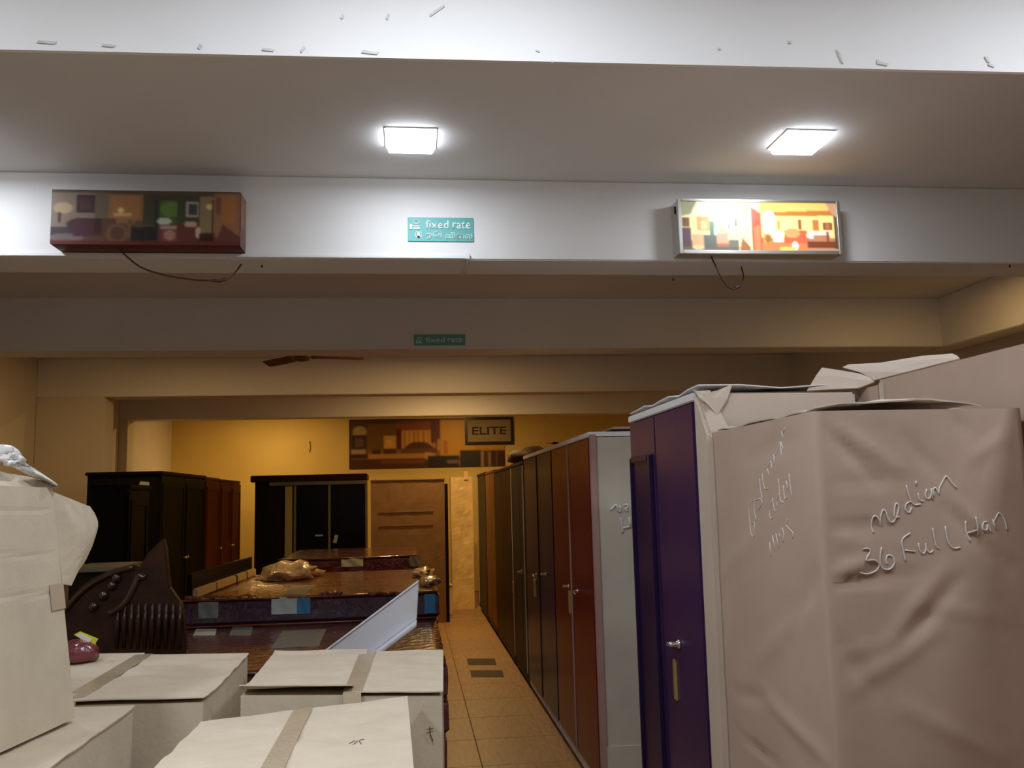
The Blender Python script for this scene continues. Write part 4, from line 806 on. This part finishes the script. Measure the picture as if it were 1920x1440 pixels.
def side_pt(i, u, s): p_ = b0[i].lerp(b0[(i+1) % 4], u); q_ = top[i].lerp(top[(i+1) % 4], u); return p_.lerp(q_, s)
vs = []; fs = []; loop = [(i, k/nl) for i in range(4) for k in range(nl)]; N = len(loop)
nrm = Vector((-wv.x, -wv.y, 0))
for j in range(nz):
    s = j/(nz-1)
    for i, u in loop:
        p_ = side_pt(i, u, s)
        if i == 0: p_ = p_+nrm*(.010*math.sin(math.pi*u)*math.sin(math.pi*s)+.004*noise.noise(Vector((u*4, s*4, 2))))-nrm*(.003*math.exp(-((s-.62+.08*u)/.012)**2)+.003*math.exp(-((s-.78+.08*u)/.012)**2)+.003*math.exp(-((s-.90)/.012)**2))
        vs.append(p_)
for j in range(nz-1): fs += [(j*N+i, j*N+(i+1) % N, (j+1)*N+(i+1) % N, (j+1)*N+i) for i in range(N)]
fs.append(tuple(range(N-1, -1, -1)))
MB().quads(vs, fs).build('body', 'carton', t5)
fl_z = Tk.z-.03
MB().prism([v-Vector((0, 0, .05)) for v in top], (0, 0, -.004)).build('inner_flap', 'carton', t5)
cpx = [((98, 922), (106, 1000), (116, 1095)), ((128, 934), (140, 1000), (133, 1098)), ((152, 944), (162, 1010), (146, 1070)), ((168, 950), (176, 1000), (160, 1050)), ((176, 962), (183, 985), (172, 1024))]
rows = [[PY(a, b_, yk+.015+.035*i) for a, b_ in r] for i, r in enumerate(cpx)]
MB().sheet([smooth_path(r, 4) for r in rows], .004).build('hanging_flap', 'carton', t5)
rows = [[PY(a, b_, y) for a, b_, y in r] for r in (((-60, 935, yk-.25), (0, 920, yk-.1), (60, 915, yk-.0), (104, 914, yk+.02)), ((-60, 890, yk-.1), (0, 885, yk+.02), (55, 895, yk+.06), (98, 908, yk+.06)))]
MB().sheet(rows, .004).build('top_flap', 'carton', t5)
rows = [[PY(a, b_, yk-.03) for a, b_ in r] for r in (((106, 1120), (134, 1115)), ((112, 1170), (137, 1168)))]
Q = [side_pt(0, u, s)+nrm*.004 for u, s in ((.93, .47), (1.0, .47), (1.0, .58), (.93, .58))]; MB().prism(Q, nrm*.001).build('tape', 'tape', t5)
up_ = [(-60, 838), (-10, 834), (22, 836), (38, 850), (44, 866), (66, 880), (90, 896), (108, 910)]; lo_ = [(-60, 878), (-10, 874), (14, 872), (30, 878), (48, 888), (70, 896), (88, 906), (104, 916)]
rows = []
for k_ in range(6):
    f_ = k_/5; rows.append([PY(lerp(a_, c_, f_), lerp(b_, d_, f_), yk-.02+.05*f_+.03*math.sin(5*f_+i_*1.7)) for i_, ((a_, b_), (c_, d_)) in enumerate(zip(up_, lo_))])
pb = thing('plastic_bag', 'crumpled white plastic bag on the tall leaning carton', 'plastic bag', (Tk.x-.1, yk, Tk.z))
MB().sheet([smooth_path(r_, 3) for r_ in rows], .003).build('bag_sheet', 'bag', pb, smooth=True)
q = PY(24, 862, yk-.05); blob('knot', 'bag', (q.x, q.y, q.z), (.028, .03, .022), 31, pb, amp=.7, fr=2.6)
# red wrapped roll with lime label
q = PZ(160, 1240, 1.012)
t = thing('red_parcel', 'red plastic parcel with a lime and white label on the carton corner by the headboard', 'parcel', (q.x-.02, q.y, 1.015))
blob('wrap', 'redbag', (q.x-.03, q.y, 1.045), (.085, .06, .055), 41, t, amp=.15, flat=1.015)
u = [PY(a, b_, q.y-.01) for a, b_ in ((138, 1190), (150, 1184), (184, 1198), (176, 1210))]
MB().prism(u, (0, .004, 0)).build('label', 'lime', t); u = [PY(a, b_, q.y-.012) for a, b_ in ((142, 1192), (150, 1187), (172, 1198), (166, 1206))]; MB().prism(u, (0, .003, 0)).build('label_print', 'bag', t)
# ------------------------------------------------------------------ white channel panel propped on the wide carton
pr = PY(783, 1131, 4.14); p2_ = PY(662, 1222, 4.17); k_ = (pr.z-.10)/(pr.z-p2_.z); A = pr+(p2_-pr)*k_; Dv = (pr-A).normalized(); L = (pr-A).length
wdir = Vector((.06, -.12, 1)).normalized(); nd = Dv.cross(wdir).normalized()
if nd.y > 0: nd = -nd
t = thing('white_panel', 'white laminate channel panel with a bright lip propped behind the wide taped carton', 'panel', (A.x, A.y, A.z))
def pbar(w0, w1, n0, n1, name):
    q = [(w0, n0), (w1, n0), (w1, n1), (w0, n1)]; MB().prism([A+wdir*a_+nd*b_ for a_, b_ in q], Dv*L).build(name, 'whitepanel', t, .003)
pbar(-.072, .098, -.010, .004, 'web'); pbar(-.092, -.072, -.010, .06, 'lip'); pbar(.098, .106, -.010, .014, 'edge')
